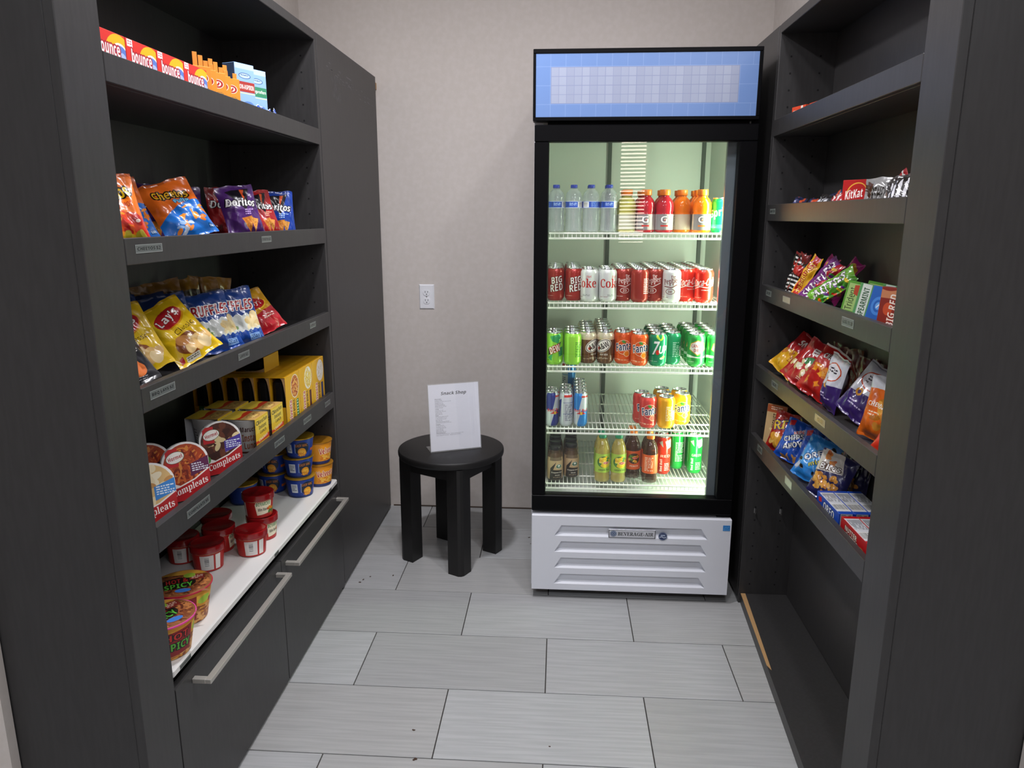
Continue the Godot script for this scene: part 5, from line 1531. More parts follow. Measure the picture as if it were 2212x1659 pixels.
func build_cup(o: Node3D, print_: String, r1: float, r0: float, h: float, top: String, col: String) -> void:
	part(o, "cup", turned([Vector3(0, 0.002, 1), Vector3(r0 - 0.003, 0.002, 1), Vector3(r0 - 0.002, 0.0, 1), Vector3(r0, 0.001, 0.99), Vector3(lerpf(r0, r1, 0.93), h - 0.005, 0.0), Vector3(r1 * 0.97, h - 0.003, 0)], 40), prints[print_])
	match top:
		"foil":
			part(o, "lid", turned([Vector3(r1 * 0.97, h - 0.004, 0), Vector3(r1 * 1.03, h - 0.003, 0), Vector3(r1 * 1.03, h, 0), Vector3(r1 * 0.95, h + 0.0012, 0), Vector3(0, h + 0.001, 0)], 40), mat(col, 0.3, 0.5))
		"dome":
			part(o, "lid", turned([Vector3(r1 * 0.98, h - 0.014, 0), Vector3(r1 * 1.06, h - 0.013, 0), Vector3(r1 * 1.07, h - 0.002, 0), Vector3(r1 * 1.04, h + 0.004, 0), Vector3(r1 * 0.96, h + 0.0055, 0), Vector3(r1 * 0.9, h + 0.0035, 0), Vector3(0, h + 0.0035, 0)], 40), mat(col, 0.18, 0.0, {"clearcoat_enabled": true, "clearcoat": 0.6, "clearcoat_roughness": 0.08}))
		"print":
			part(o, "rim", turned([Vector3(r1 * 0.97, h - 0.004, 0), Vector3(r1 * 1.03, h - 0.003, 0), Vector3(r1 * 1.03, h, 0), Vector3(r1 * 0.96, h + 0.001, 0)], 40), mat(col, 0.35))
			var d := MB.new()
			d.lathe([Vector3(r1 * 1.0, h + 0.0004, 0), Vector3(r1 * 0.96, h + 0.0016, 0), Vector3(0, h + 0.0014, 0)], 40)
			d.quad(Vector3(r1 * 0.62, h + 0.0006, r1 * 0.78), Vector3(r1 * 1.02, h - 0.004, r1 * 0.66), Vector3(r1 * 0.8, h + 0.0006, r1 * 0.6), Vector3(r1 * 0.72, h + 0.0008, r1 * 0.68))
			for i in d.v.size():
				d.t[i] = Vector2(0.5 + d.v[i].x / r1 * 0.5, 0.5 + d.v[i].z / r1 * 0.5)
			part(o, "lid", d.done(), prints.lid_spicy)

func build_noodle(o: Node3D) -> void:
	# paper cup inside a card sleeve that covers front, top and back
	part(o, "cup", turned([Vector3(0, 0.002, 1), Vector3(0.032, 0.0, 1), Vector3(0.034, 0.002, 0.98), Vector3(0.046, 0.104, 0.0), Vector3(0.048, 0.106, 0), Vector3(0.048, 0.109, 0), Vector3(0, 0.109, 0)], 36), prints.cup_noodle, Vector3(0, 0, 0), Vector3(0, -PI / 2, 0))
	var s := MB.new()
	var rf := Rect2(0, 0, 0.75, 1)
	s.box(Vector3(0, 0.056, 0.0485), Vector3(0.094, 0.112, 0.001), 0.0, [rf, rf, rf, rf, rf, rf])
	part(o, "sleeve", s.done(), prints.box_noodle)
	part(o, "sleeve_back", bx(Vector3(0.094, 0.112, 0.001), 0.0, Vector3(0, 0.056, -0.0485)), M.tray)
	part(o, "sleeve_top", bx(Vector3(0.094, 0.001, 0.096), 0.0, Vector3(0, 0.1117, 0)), prints.box_noodle_top)

func build_bowl_box(o: Node3D, print_: String) -> void:
	# card sleeve open at both sides, its front corners rounded off; black bowl inside
	var w := 0.125
	var h := 0.18
	var d := 0.049
	var f := MB.new()
	var rf := Rect2(0, 0, 0.75, 1)
	f.box(Vector3(0, h / 2, d / 2), Vector3(w, h, 0.001), 0.0, [rf, rf, rf, rf, rf, rf])
	part(o, "sleeve_front", f.done(), prints[print_])
	var b := MB.new()
	var rs := Rect2(0.8, 0, 0.15, 1)
	var all := [rs, rs, rs, rs, rs, rs]
	b.box(Vector3(0, h / 2, -d / 2), Vector3(w, h, 0.001), 0.0, all)
	b.box(Vector3(0, h - 0.0005, 0), Vector3(w, 0.001, d - 0.001), 0.0, all)
	b.box(Vector3(0, 0.0005, 0), Vector3(w, 0.001, d - 0.001), 0.0, all)
	part(o, "sleeve_wrap", b.done(), prints[print_])
	for s in [-1.0, 1.0]:
		part(o, "sleeve_side", bx(Vector3(0.001, h * 0.46, d - 0.002), 0.0, Vector3(0, h * 0.23, 0)), prints.box_bowl_side, Vector3(s * (w / 2 - 0.001), 0.001, 0))
		# curved cut of the side: a quarter flap that follows the front edge
		var q := MB.new()
		for k in 6:
			var a0 := k / 6.0 * PI / 2
			var a1 := (k + 1) / 6.0 * PI / 2
			var e0 := Vector3(0, h - 0.002 - (1 - cos(a0)) * h * 0.5, d / 2 - 0.0015 - 0.014 * (1 - sin(a0)))
			var e1 := Vector3(0, h - 0.002 - (1 - cos(a1)) * h * 0.5, d / 2 - 0.0015 - 0.014 * (1 - sin(a1)))
			q.quad(e0, e1, Vector3(0, e1.y, d / 2 - 0.001), Vector3(0, e0.y, d / 2 - 0.001))
		part(o, "side_flap", q.done(), mat("b8966a", 0.7), Vector3(s * (w / 2 - 0.0012), 0, 0))
	part(o, "bowl", bx(Vector3(w - 0.008, h - 0.012, d - 0.008), 0.012, Vector3(0, h / 2, 0)), M.black_matte)

func build_tray(o: Node3D, print_: String) -> void:
	# arched meal tray standing on its straight edge: printed sleeve front, white tray behind
	var w := 0.112
	var h := 0.142
	var out := []
	for k in 15:
		var a := PI * k / 14.0
		out.append(Vector2(cos(a) * w / 2, h - w * 0.42 + sin(a) * w * 0.42))
	out.append(Vector2(-w * 0.47, 0.0))
	out.append(Vector2(w * 0.47, 0.0))
	var mk := func(z0: float, z1: float, k0: float, k1: float) -> ArrayMesh:
		var b := MB.new()
		var mid := Vector2(0, h * 0.5)
		var n := out.size()
		for i in n:
			var p: Vector2 = out[i]
			var q: Vector2 = out[(i + 1) % n]
			var p0 := mid + (p - mid) * k0
			var q0 := mid + (q - mid) * k0
			var p1 := mid + (p - mid) * k1
			var q1 := mid + (q - mid) * k1
			b.quad(Vector3(p0.x, p0.y, z0), Vector3(q0.x, q0.y, z0), Vector3(q1.x, q1.y, z1), Vector3(p1.x, p1.y, z1), Vector2(0.02, 0.5), Vector2(0.02, 0.5), Vector2(0.02, 0.5), Vector2(0.02, 0.5))
			var uv := func(a: Vector2) -> Vector2: return Vector2(a.x / w + 0.5, 1.0 - a.y / h)
			b.quad(Vector3(mid.x, mid.y, z1), Vector3(p1.x, p1.y, z1), Vector3(q1.x, q1.y, z1), Vector3(mid.x, mid.y, z1), uv.call(mid), uv.call(p), uv.call(q), uv.call(mid))
			b.quad(Vector3(mid.x, mid.y, z0), Vector3(q0.x, q0.y, z0), Vector3(p0.x, p0.y, z0), Vector3(mid.x, mid.y, z0), uv.call(mid), uv.call(q), uv.call(p), uv.call(mid))
		return b.done()
	part(o, "sleeve", mk.call(0.014, 0.022, 1.0, 0.99), prints[print_])
	part(o, "tray", mk.call(-0.02, 0.0138, 0.82, 0.95), M.tray)

func build_carton(o: Node3D, print_: String, s: Vector3, tab: float) -> void:
	var rf := Rect2(0, 0, 0.75, 1)
	var rs := Rect2(0.77, 0, 0.22, 1)
	part(o, "carton", bx(s, 0.0008, Vector3(0, s.y / 2, 0), [rf, rf, rs, rs, rs, rs]), prints[print_])
	if tab > 0.0:
		for q in [[-0.3, 1.0], [0.28, 0.45]]:
			part(o, "hang_tab", bx(Vector3(s.x * 0.26, tab * q[1], 0.001), 0.0004, Vector3(0, tab * q[1] / 2, 0)), mat("e08a24", 0.5), Vector3(s.x * q[0], s.y, s.z * 0.3))

func goods() -> void:
	M.water_pet = clear("cfd8da", 0.2, 0.06)
	M.cap_blue = mat("2338a4", 0.4)
	M.cap_orange = mat("ea7c14", 0.4)
	M.cap_green = mat("2e9468", 0.4)
	M.cap_dark = mat("2c2a2a", 0.3, 0.6)
	M.glass_brown = clear("6a4e38", 0.5, 0.04)
	M.liquid_red = mat("b0202c", 0.12)
	M.liquid_orange = mat("f07a10", 0.12)
	M.liquid_yellow = mat("b8b45a", 0.12)
	M.liquid_green = clear("c8b45a", 0.62, 0.05)
	M.liquid_tea = clear("4a2c1c", 0.72, 0.05)
	M.tray = mat("d8d9dc", 0.4)
	draw_prints()
	print("prints ", prints.size())
	stock_cooler()
	stock_left()
	stock_right()
	loosen()

const ORDER := ["", ", second in its file", ", third in its file", ", fourth in its file", ", fifth in its file", ", sixth in its file", ", last in its file"]

func column(kind: String, called: String, label: String, cat: String, group: String, x: float, y: float, z0: float, n: int, step: float, turns: Array) -> void:
	for k in n:
		var t: float = turns[k % turns.size()]
		put(kind, called, label + ORDER[k], cat, group, Vector3(x + rng.randf_range(-0.0006, 0.0006), y, z0 - k * step), Vector3(0, t, 0))

func stock_cooler() -> void:
	var f := 0.0675
	# first shelf
	var y := 1.3885
	var L := "clear water bottle with blue label and blue cap in the cooler"
	column("water", "water_bottle", "clear water bottle with blue label by the cooler's side wall", "bottle", "water bottles on the top cooler shelf", -0.0172, y, -2.765, 3, 0.066, [0.6, 1.5])
	column("water", "water_bottle", "clear water bottle with blue label one off the side wall", "bottle", "water bottles on the top cooler shelf", 0.0462, y, -2.765, 2, 0.066, [0.35, 2.0])
	column("water", "water_bottle", "clear water bottle with blue label one before the sports drinks", "bottle", "water bottles on the top cooler shelf", 0.1096, y, -2.765, 2, 0.066, [-1.3, 0.4])
	column("water", "water_bottle", "clear water bottle with blue label next to the yellow sports drink", "bottle", "water bottles on the top cooler shelf", 0.1738, y, -2.765, 2, 0.066, [0.4, 2.6])
	column("sport:wrap_sport_yellow:liquid_yellow", "sports_drink", "pale yellow sports drink with orange cap beside the water bottles", "bottle", "sports drinks on the top cooler shelf", 0.2395, y, -2.775, 2, 0.069, [2.4])
	column("sport:wrap_sport_red:liquid_red", "sports_drink", "red sports drink with G label next to the yellow one", "bottle", "sports drinks on the top cooler shelf", 0.3065, y, -2.765, 3, 0.069, [0.12])
	column("sport:wrap_sport_red:liquid_red", "sports_drink", "red sports drink with G label next to the orange ones", "bottle", "sports drinks on the top cooler shelf", 0.373, y, -2.765, 2, 0.069, [0.16])
	column("sport:wrap_sport_orange:liquid_orange", "sports_drink", "orange sports drink with its label turned away beside the red ones", "bottle", "sports drinks on the top cooler shelf", 0.4395, y, -2.80, 2, 0.069, [2.6])
	column("sport:wrap_sport_orange:liquid_orange", "sports_drink", "bright orange sports drink with G label next to the green can", "bottle", "sports drinks on the top cooler shelf", 0.5058, y, -2.76, 3, 0.069, [0.1])
	column("can:can_sprite", "soda_can", "green soda can with white slanted lettering on the top cooler shelf", "can", "", 0.5738, y, -2.775, 1, f, [-0.15])
	# second shelf
	y = 1.1375
	var S := "soda cans on the second cooler shelf"
	column("can:can_bigred", "soda_can", "dark red BIG RED can by the cooler's side wall", "can", S, -0.0155, y, -2.791, 5, f, [0.15])
	column("can:can_bigred", "soda_can", "dark red BIG RED can next to the silver cans", "can", S, 0.0518, y, -2.791, 6, f, [0.25])
	column("can:can_dietcola", "soda_can", "silver can with red Coke lettering next to the dark red ones", "can", S, 0.110, y, -2.757, 2, f, [-0.5])
	column("can:can_dietcola", "soda_can", "silver can with red Coke lettering next to the maroon ones", "can", S, 0.1772, y, -2.757, 3, f, [0.3])
	column("can:can_pepper", "soda_can", "maroon can with white script next to the silver Coke can", "can", S, 0.2355, y, -2.791, 5, f, [0.25])
	column("can:can_pepper", "soda_can", "maroon can turned so that its printed back panel shows", "can", S, 0.294, y, -2.757, 6, f, [3.3])
	column("can:can_pepper", "soda_can", "maroon can with white script next to the pale Diet can", "can", S, 0.3522, y, -2.791, 6, f, [-0.3])
	column("can:can_dietpepper", "soda_can", "pale silver can with maroon script and Diet oval", "can", S, 0.4105, y, -2.757, 3, f, [-0.15])
	column("can:can_pepper", "soda_can", "maroon can standing behind the pale Diet cans", "can", S, 0.4105, y, -2.9595, 4, f, [0.6])
	column("can:can_cola", "soda_can", "bright red Coca-Cola can next to the pale Diet can", "can", S, 0.469, y, -2.791, 6, f, [0.35])
	column("can:can_cola", "soda_can", "bright red Coca-Cola can at the lamp side", "can", S, 0.5275, y, -2.757, 7, f, [-0.1])
	# third shelf
	y = 0.8995
	S = "soda cans on the third cooler shelf"
	column("can:can_lime", "soda_can", "lime green can with slanted red and white letters", "can", S, -0.0155, y, -2.757, 2, f, [0.1])
	column("can:can_lime", "soda_can", "lime green can showing its printed back panel", "can", S, 0.0518, y, -2.757, 3, f, [3.25])
	column("can:can_rootbeer", "soda_can", "brown root beer can next to the lime green ones", "can", S, 0.1102, y, -2.791, 5, f, [0.7])
	column("can:can_rootbeer", "soda_can", "brown root beer can next to the orange ones", "can", S, 0.1775, y, -2.791, 6, f, [-0.35])
	column("can:can_orange", "soda_can", "orange Fanta can next to the root beer", "can", S, 0.2445, y, -2.791, 2, f, [0.0])
	column("can:can_orange", "soda_can", "orange Fanta can next to the teal green can", "can", S, 0.303, y, -2.757, 2, f, [0.05])
	column("can:can_lemonlime", "soda_can", "teal green can with a white 7 and UP", "can", S, 0.370, y, -2.757, 4, f, [0.2])
	column("can:can_lemonlime", "soda_can", "teal green can turned away so that its back panel shows", "can", S, 0.4285, y, -2.791, 4, f, [2.9])
	column("can:can_ginger", "soda_can", "green ginger ale can with shield next to the teal ones", "can", S, 0.512, y, -2.757, 5, f, [0.0])
	column("can:can_ginger", "soda_can", "green ginger ale can with shield at the lamp side", "can", S, 0.5785, y, -2.757, 5, f, [0.5])
	# fourth shelf
	y = 0.6585
	S = "cans on the fourth cooler shelf"
	column("slim:can_energy", "energy_drink", "slim violet and silver energy drink can", "can", S, -0.0225, y, -2.755, 2, 0.055, [0.5])
	column("slim:can_energy", "energy_drink", "slim silver energy drink can turned to its back panel", "can", S, 0.0315, y, -2.755, 3, 0.055, [2.7])
	column("slim:can_energyfree", "energy_drink", "slim light blue and silver energy drink can", "can", S, 0.0865, y, -2.755, 5, 0.055, [0.1])
	put("big:can_energyfree", "energy_drink", "taller light blue energy drink can behind the slim ones", "can", S, Vector3(0.045, y, -3.03), Vector3(0, 1.2, 0))
	column("can:can_strawberry", "soda_can", "coral red Fanta can at the shelf's front", "can", S, 0.3445, y, -2.757, 1, f, [0.1])
	column("can:can_strawberry", "soda_can", "coral red Fanta can half behind its twin", "can", S, 0.325, y, -2.8225, 1, f, [0.4])
	column("can:can_pineapple", "soda_can", "yellow can turned so that its back panel shows", "can", S, 0.412, y, -2.757, 3, f, [2.8])
	column("can:can_pineapple", "soda_can", "yellow can with dark blue Fanta lettering", "can", S, 0.4795, y, -2.81, 2, f, [-0.1])
	# lowest shelf
	y = 0.4365
	S = "drinks on the lowest cooler shelf"
	column("coffee", "coffee_bottle", "small brown coffee bottle by the cooler's side wall", "bottle", S, -0.008, y, -2.765, 4, 0.064, [0.15])
	column("coffee", "coffee_bottle", "small brown coffee bottle beside the one at the wall", "bottle", S, 0.056, y, -2.80, 4, 0.064, [0.1])
	column("tea:wrap_green_tea:liquid_green:cap_green", "tea_bottle", "green tea bottle with lime label nearer the coffee bottles", "bottle", S, 0.176, y, -2.755, 2, 0.062, [0.2])
	column("tea:wrap_green_tea:liquid_green:cap_green", "tea_bottle", "green tea bottle with lime label next to the dark tea", "bottle", S, 0.239, y, -2.755, 1, 0.062, [0.15])
	column("tea:wrap_peach_tea:liquid_tea:cap_orange", "tea_bottle", "dark iced tea bottle with orange label and orange cap", "bottle", S, 0.298, y, -2.80, 2, 0.062, [0.1])
	column("tea:wrap_peach_tea:liquid_tea:cap_orange", "tea_bottle", "dark iced tea bottle whose orange label shows its barcode", "bottle", S, 0.36, y, -2.755, 2, 0.062, [2.2])
	column("tall:can_energyred", "energy_drink", "tall red energy drink can with upright white lettering", "can", S, 0.425, y, -2.86, 2, 0.06, [0.1])
	column("tall:can_energygreen", "energy_drink", "tall green energy drink can next to the red one", "can", S, 0.49, y, -2.93, 2, 0.06, [2.8])
	column("tall:can_energygreen", "energy_drink", "tall green energy drink can at the lamp side", "can", S, 0.553, y, -2.88, 2, 0.06, [0.0])

func stock_left() -> void:
	var q := PI / 2
	# top shelf
	var y := 1.7055
	for k in 4:
		put("dryer", "dryer_sheet_box", ["red and yellow dryer sheet box half hidden by the stile", "red and yellow dryer sheet box beside the half hidden one", "red and yellow dryer sheet box, third of the row", "red and yellow dryer sheet box next to the orange cartons"][k], "box", "dryer sheet boxes on the top shelf", Vector3(-0.884, y, -1.4505 - k * 0.1145), Vector3(0, q, 0))
	for k in 5:
		put("soda", "baking_soda_box", "small orange baking soda carton with torn tabs" + [" next to the dryer sheets", ", second of the row", ", third of the row", ", fourth of the row", " next to the medicine"][k], "box", "orange cartons on the top shelf", Vector3(-0.892 - 0.006 * (k % 2), y, -1.885 - k * 0.0415), Vector3(0, q - 0.75, 0))
	put("pain:box_pain_red", "medicine_box", "light blue medicine dispenser box with a red NON-ASPIRIN band", "box", "", Vector3(-0.897, y, -2.128), Vector3(0, q - 0.4, 0))
	put("pain:box_pain_green", "medicine_box", "light blue medicine dispenser box with a green Ibuprofen band", "box", "", Vector3(-0.897, y, -2.214), Vector3(0, q - 0.4, 0))
	for k in 3:
		bag("wrap_water", "medicine_packet", "torn pale blue foil packet " + ["before the green banded box", "in the middle of three", "past the medicine boxes"][k], "packet", "foil packets on the top shelf", Vector3(0.05, 0.046, 0.008), Vector3(-0.862, y, -2.2 - k * 0.055), q + 0.1 * k, 0.25, 0.15 * k, 40 + k, 0.1)
	# crisps, upper shelf
	y = 1.3705
	var G := "crisp bags on the upper shelf"
	var Z := Vector3(0.12, 0.155, 0.048)
	bag("bag_hot", "crisp_bag", "orange and red hot puffs bag beside the near stile", "bag", G, Vector3(0.12, 0.15, 0.048), Vector3(-0.905, y, -1.50), 0.75, 0.3, 0.15, 1, 0.06, true)
	bag("bag_puffs", "crisp_bag", "shaded orange and blue puffs bag behind the hot one", "bag", G, Vector3(0.12, 0.158, 0.034), Vector3(-1.08, y, -1.665), 0.7, 0.1, 0.1, 2, 0.06, true)
	bag("bag_puffs", "crisp_bag", "orange and blue puffs bag leaning behind the foremost one", "bag", G, Vector3(0.12, 0.155, 0.034), Vector3(-0.985, y, -1.685), 0.85, 0.35, 0.2, 3, 0.06, true)
	bag("bag_puffs", "crisp_bag", "orange and blue puffs bag at the lip with printed yellow lettering", "bag", G, Vector3(0.135, 0.16, 0.05), Vector3(-0.9, y, -1.80), 0.8, 0.5, 0.3, 1, 0.06, true)
	bag("bag_purple", "crisp_bag", "dim purple corn chip bag behind the others", "bag", G, Vector3(0.12, 0.155, 0.03), Vector3(-1.08, y, -1.95), 0.75, 0.1, 0.0, 2, 0.06, true)
	bag("bag_purple", "crisp_bag", "purple corn chip bag tucked behind the foremost purple one", "bag", G, Vector3(0.12, 0.155, 0.032), Vector3(-1.05, y, -2.05), 0.8, 0.2, 0.0, 3, 0.06, true)
	bag("bag_purple", "crisp_bag", "purple corn chip bag standing at the lip", "bag", G, Z, Vector3(-0.91, y, -2.145), 0.9, 0.25, 0.12, 4, 0.06, true)
	bag("bag_redcorn", "crisp_bag", "red corn chip bag half behind another red one", "bag", G, Z, Vector3(-1.02, y, -2.27), 0.75, 0.12, 0.0, 5)
	bag("bag_redcorn", "crisp_bag", "red corn chip bag between the purple and the blue", "bag", G, Vector3(0.105, 0.15, 0.045), Vector3(-0.91, y, -2.295), 0.95, 0.3, 0.1, 1, 0.06, true)
	bag("bag_bluecorn", "crisp_bag", "royal blue corn chip bag at the end of the upper shelf", "bag", G, Vector3(0.115, 0.152, 0.045), Vector3(-0.925, y, -2.43), 0.6, 0.15, 0.02, 2, 0.06, true)
	# crisps, lower shelf
	y = 1.0735
	G = "crisp bags on the lower shelf"
	Z = Vector3(0.135, 0.18, 0.05)
	bag("bag_barbecue", "crisp_bag", "black barbecue crisp bag behind the near stile", "bag", G, Vector3(0.13, 0.175, 0.045), Vector3(-0.90, y, -1.475), 0.95, 0.55, 0.25, 3, 0.06, true)
	bag("bag_classic", "crisp_bag", "yellow crisp bag crushed behind the black one", "bag", G, Vector3(0.13, 0.16, 0.034), Vector3(-1.04, y, -1.56), 0.8, 0.35, 0.2, 5)
	bag("bag_classic", "crisp_bag", "yellow crisp bag with a brown end under the lettered one", "bag", G, Vector3(0.13, 0.165, 0.034), Vector3(-0.975, y, -1.64), 0.85, 0.45, 0.3, 2)
	bag("bag_classic", "crisp_bag", "bright yellow crisp bag with a red ribbon oval at the lip", "bag", G, Vector3(0.13, 0.172, 0.05), Vector3(-0.885, y, -1.755), 0.75, 0.6, 0.5, 1, 0.06, true)
	Z = Vector3(0.125, 0.168, 0.042)
	for k in 4:
		bag("bag_ridged", "crisp_bag", ["dark blue ridged crisp bag deep behind the yellow ones", "blue ridged crisp bag behind the yellow lettered bag", "blue ridged crisp bag squeezed in the middle of its row", "blue ridged crisp bag showing half its red lettering"][k], "bag", G, Vector3(0.125, 0.168, 0.03 if k < 3 else 0.042), Vector3([-1.1, -1.07, -1.04, -0.985][k], y, [-1.66, -1.75, -1.84, -1.855][k]), 0.8, 0.3, 0.15, 1 + k)
	bag("bag_ridged", "crisp_bag", "blue ridged crisp bag with full red lettering beside the bright one", "bag", G, Z, Vector3(-0.915, y, -1.935), 0.85, 0.35, 0.15, 3, 0.06, true)
	bag("bag_ridged", "crisp_bag", "bright blue and white ridged crisp bag at the lip", "bag", G, Z, Vector3(-0.885, y, -2.04), 0.8, 0.3, 0.12, 2, 0.06, true)
	bag("bag_redyellow", "crisp_bag", "orange red bag tip behind the dark blue ones", "bag", G, Vector3(0.12, 0.2, 0.045), Vector3(-1.12, y, -1.74), 0.8, 0.02, 0.1, 4)
	for k in 3:
		bag("bag_goldbrown", "crisp_bag", ["golden brown crisp bag at the back of the lower shelf", "golden brown crisp bag behind the blue ridged row", "upright brown patterned crisp bag rising above the blue row"][k], "bag", G, Vector3(0.13, 0.185, 0.034), Vector3([-1.12, -1.1, -1.06][k], y, [-1.98, -2.08, -2.16][k]), 0.75, [0.1, 0.06, 0.0][k], [0.2, 0.1, -0.12][k], 5 + k)
	Z = Vector3(0.115, 0.15, 0.042)
	bag("bag_goldred", "crisp_bag", "gold and red crisp bag half hidden by its twin", "bag", G, Z, Vector3(-0.96, y, -2.18), 0.85, 0.4, 0.15, 3)
	bag("bag_goldred", "crisp_bag", "gold and red crisp bag lying back at the row's end", "bag", G, Z, Vector3(-0.90, y, -2.255), 0.85, 0.6, 0.35, 1, 0.06, true)
	# meals
	y = 0.7675
	G = "meal trays on the third shelf"
	put("tray:tray_turkey", "meal_tray", "arched meal tray with turkey picture and a blue panel", "meal tray", G, Vector3(-0.892, y, -1.495), Vector3(-0.16, 0.8, 0.0))
	put("tray:tray_pasta", "meal_tray", "arched meal tray with red pasta picture between turkey and beef", "meal tray", G, Vector3(-0.90, y, -1.655), Vector3(-0.14, 0.82, 0.0))
	put("tray:tray_beef", "meal_tray", "arched meal tray with dark beef picture standing alone", "meal tray", G, Vector3(-0.90, y, -1.845), Vector3(-0.12, 0.78, 0.0))
	put("tray:tray_pasta", "meal_tray", "arched meal tray with red pasta picture in the second row", "meal tray", G, Vector3(-0.995, y, -1.64), Vector3(-0.12, 0.8, 0.0))
	put("tray:tray_pasta", "meal_tray", "arched meal tray with red pasta picture behind the turkey one", "meal tray", G, Vector3(-1.03, y, -1.52), Vector3(-0.12, 0.8, 0.0))
	for i in 2:
		for k in 2:
			put("noodle", "noodle_cup", [["white noodle cup in a yellow sleeve next to the beef tray", "noodle cup in a sleeve behind the one by the beef tray"], ["white noodle cup in a yellow sleeve next to the pasta bowls", "noodle cup in a sleeve behind the one by the pasta bowls"]][i][k], "cup", "noodle cups on the third shelf", Vector3(-0.906 - k * 0.108, y, -2.012 - i * 0.118), Vector3(0, q, 0))
	for i in 3:
		for k in 6 if i == 0 else 4:
			var nm: String = ["green", "brown", "blue"][i]
			put("bowlbox:box_bowl_" + nm, "bowl_box", "yellow pasta bowl sleeve with a %s stripe%s" % [nm, " at the lip" if k == 0 else ORDER[k]], "box", "pasta bowl sleeves on the third shelf", Vector3(-0.882 - k * 0.0502, y, -2.272 - i * 0.128), Vector3(0, q, 0))
	put("bowlbox:box_bowl_brown", "bowl_box", "yellow pasta bowl sleeve lying on top of the others", "box", "", Vector3(-1.13, y + 0.1806, -2.345), Vector3(q, q, 0.0))
	# worktop
	y = 0.465
	G = "blue macaroni cups on the worktop"
	var mac := [[-0.922, 0, -2.458], [-1.034, 0, -2.49], [-1.10, 0, -2.375], [-0.924, 0.0738, -2.46], [-1.030, 0.0738, -2.493], [-0.917, 0.1476, -2.456]]
	var ml := ["blue macaroni cup at the foot of the tall stack", "blue macaroni cup at the foot of the short stack", "single blue macaroni cup at the back of the worktop", "blue macaroni cup in the middle of the tall stack", "blue macaroni cup on top of the short stack", "blue macaroni cup on top of the tall stack"]
	for k in 6:
		put("mac", "macaroni_cup", ml[k], "cup", G, Vector3(mac[k][0], y + mac[k][1], mac[k][2]), Vector3(0, [0.9, 0.3, 1.6, 0.85, 0.2, 0.55][k], 0))
	for k in 2:
		put("cheese", "pasta_cup", ["orange cheese pasta cup under another one", "orange cheese pasta cup on top of another one"][k], "cup", "", Vector3(-0.886, y + k * 0.0868, -2.567), Vector3(0, 0.9 + 0.3 * k, 0))
	var rv := [[-1.085, 0, -1.925, 2.6], [-0.99, 0, -1.885, 2.7], [-1.01, 0, -2.0, 1.7], [-0.905, 0, -1.985, 2.7], [-1.06, 0, -2.09, 1.9], [-0.915, 0, -2.095, 1.3], [-0.92, 0.076, -2.09, 0.75]]
	var rl := ["red lidded ravioli cup farthest back beside the stile", "red lidded ravioli cup with its barcode towards the stile", "red lidded ravioli cup in the middle of the cluster", "red lidded ravioli cup at the cluster's front corner", "red lidded ravioli cup at the back of the cluster", "red lidded ravioli cup carrying a second one", "red lidded ravioli cup stacked on another, label in full view"]
	for k in 7:
		put("ravioli", "ravioli_cup", rl[k], "cup", "red ravioli cups on the worktop", Vector3(rv[k][0], y + rv[k][1], rv[k][2]), Vector3(0, rv[k][3], 0))
	put("spicy:b8283c", "noodle_bowl", "hot and spicy noodle bowl with a red rim", "bowl", "spicy noodle bowls on the worktop", Vector3(-0.925, y, -1.618), Vector3(0, 0.35, 0))
	put("spicy:e04a9c", "noodle_bowl", "hot and spicy noodle bowl with a pink rim beside the stile", "bowl", "spicy noodle bowls on the worktop", Vector3(-0.893, y, -1.4715), Vector3(0, 0.95, 0))

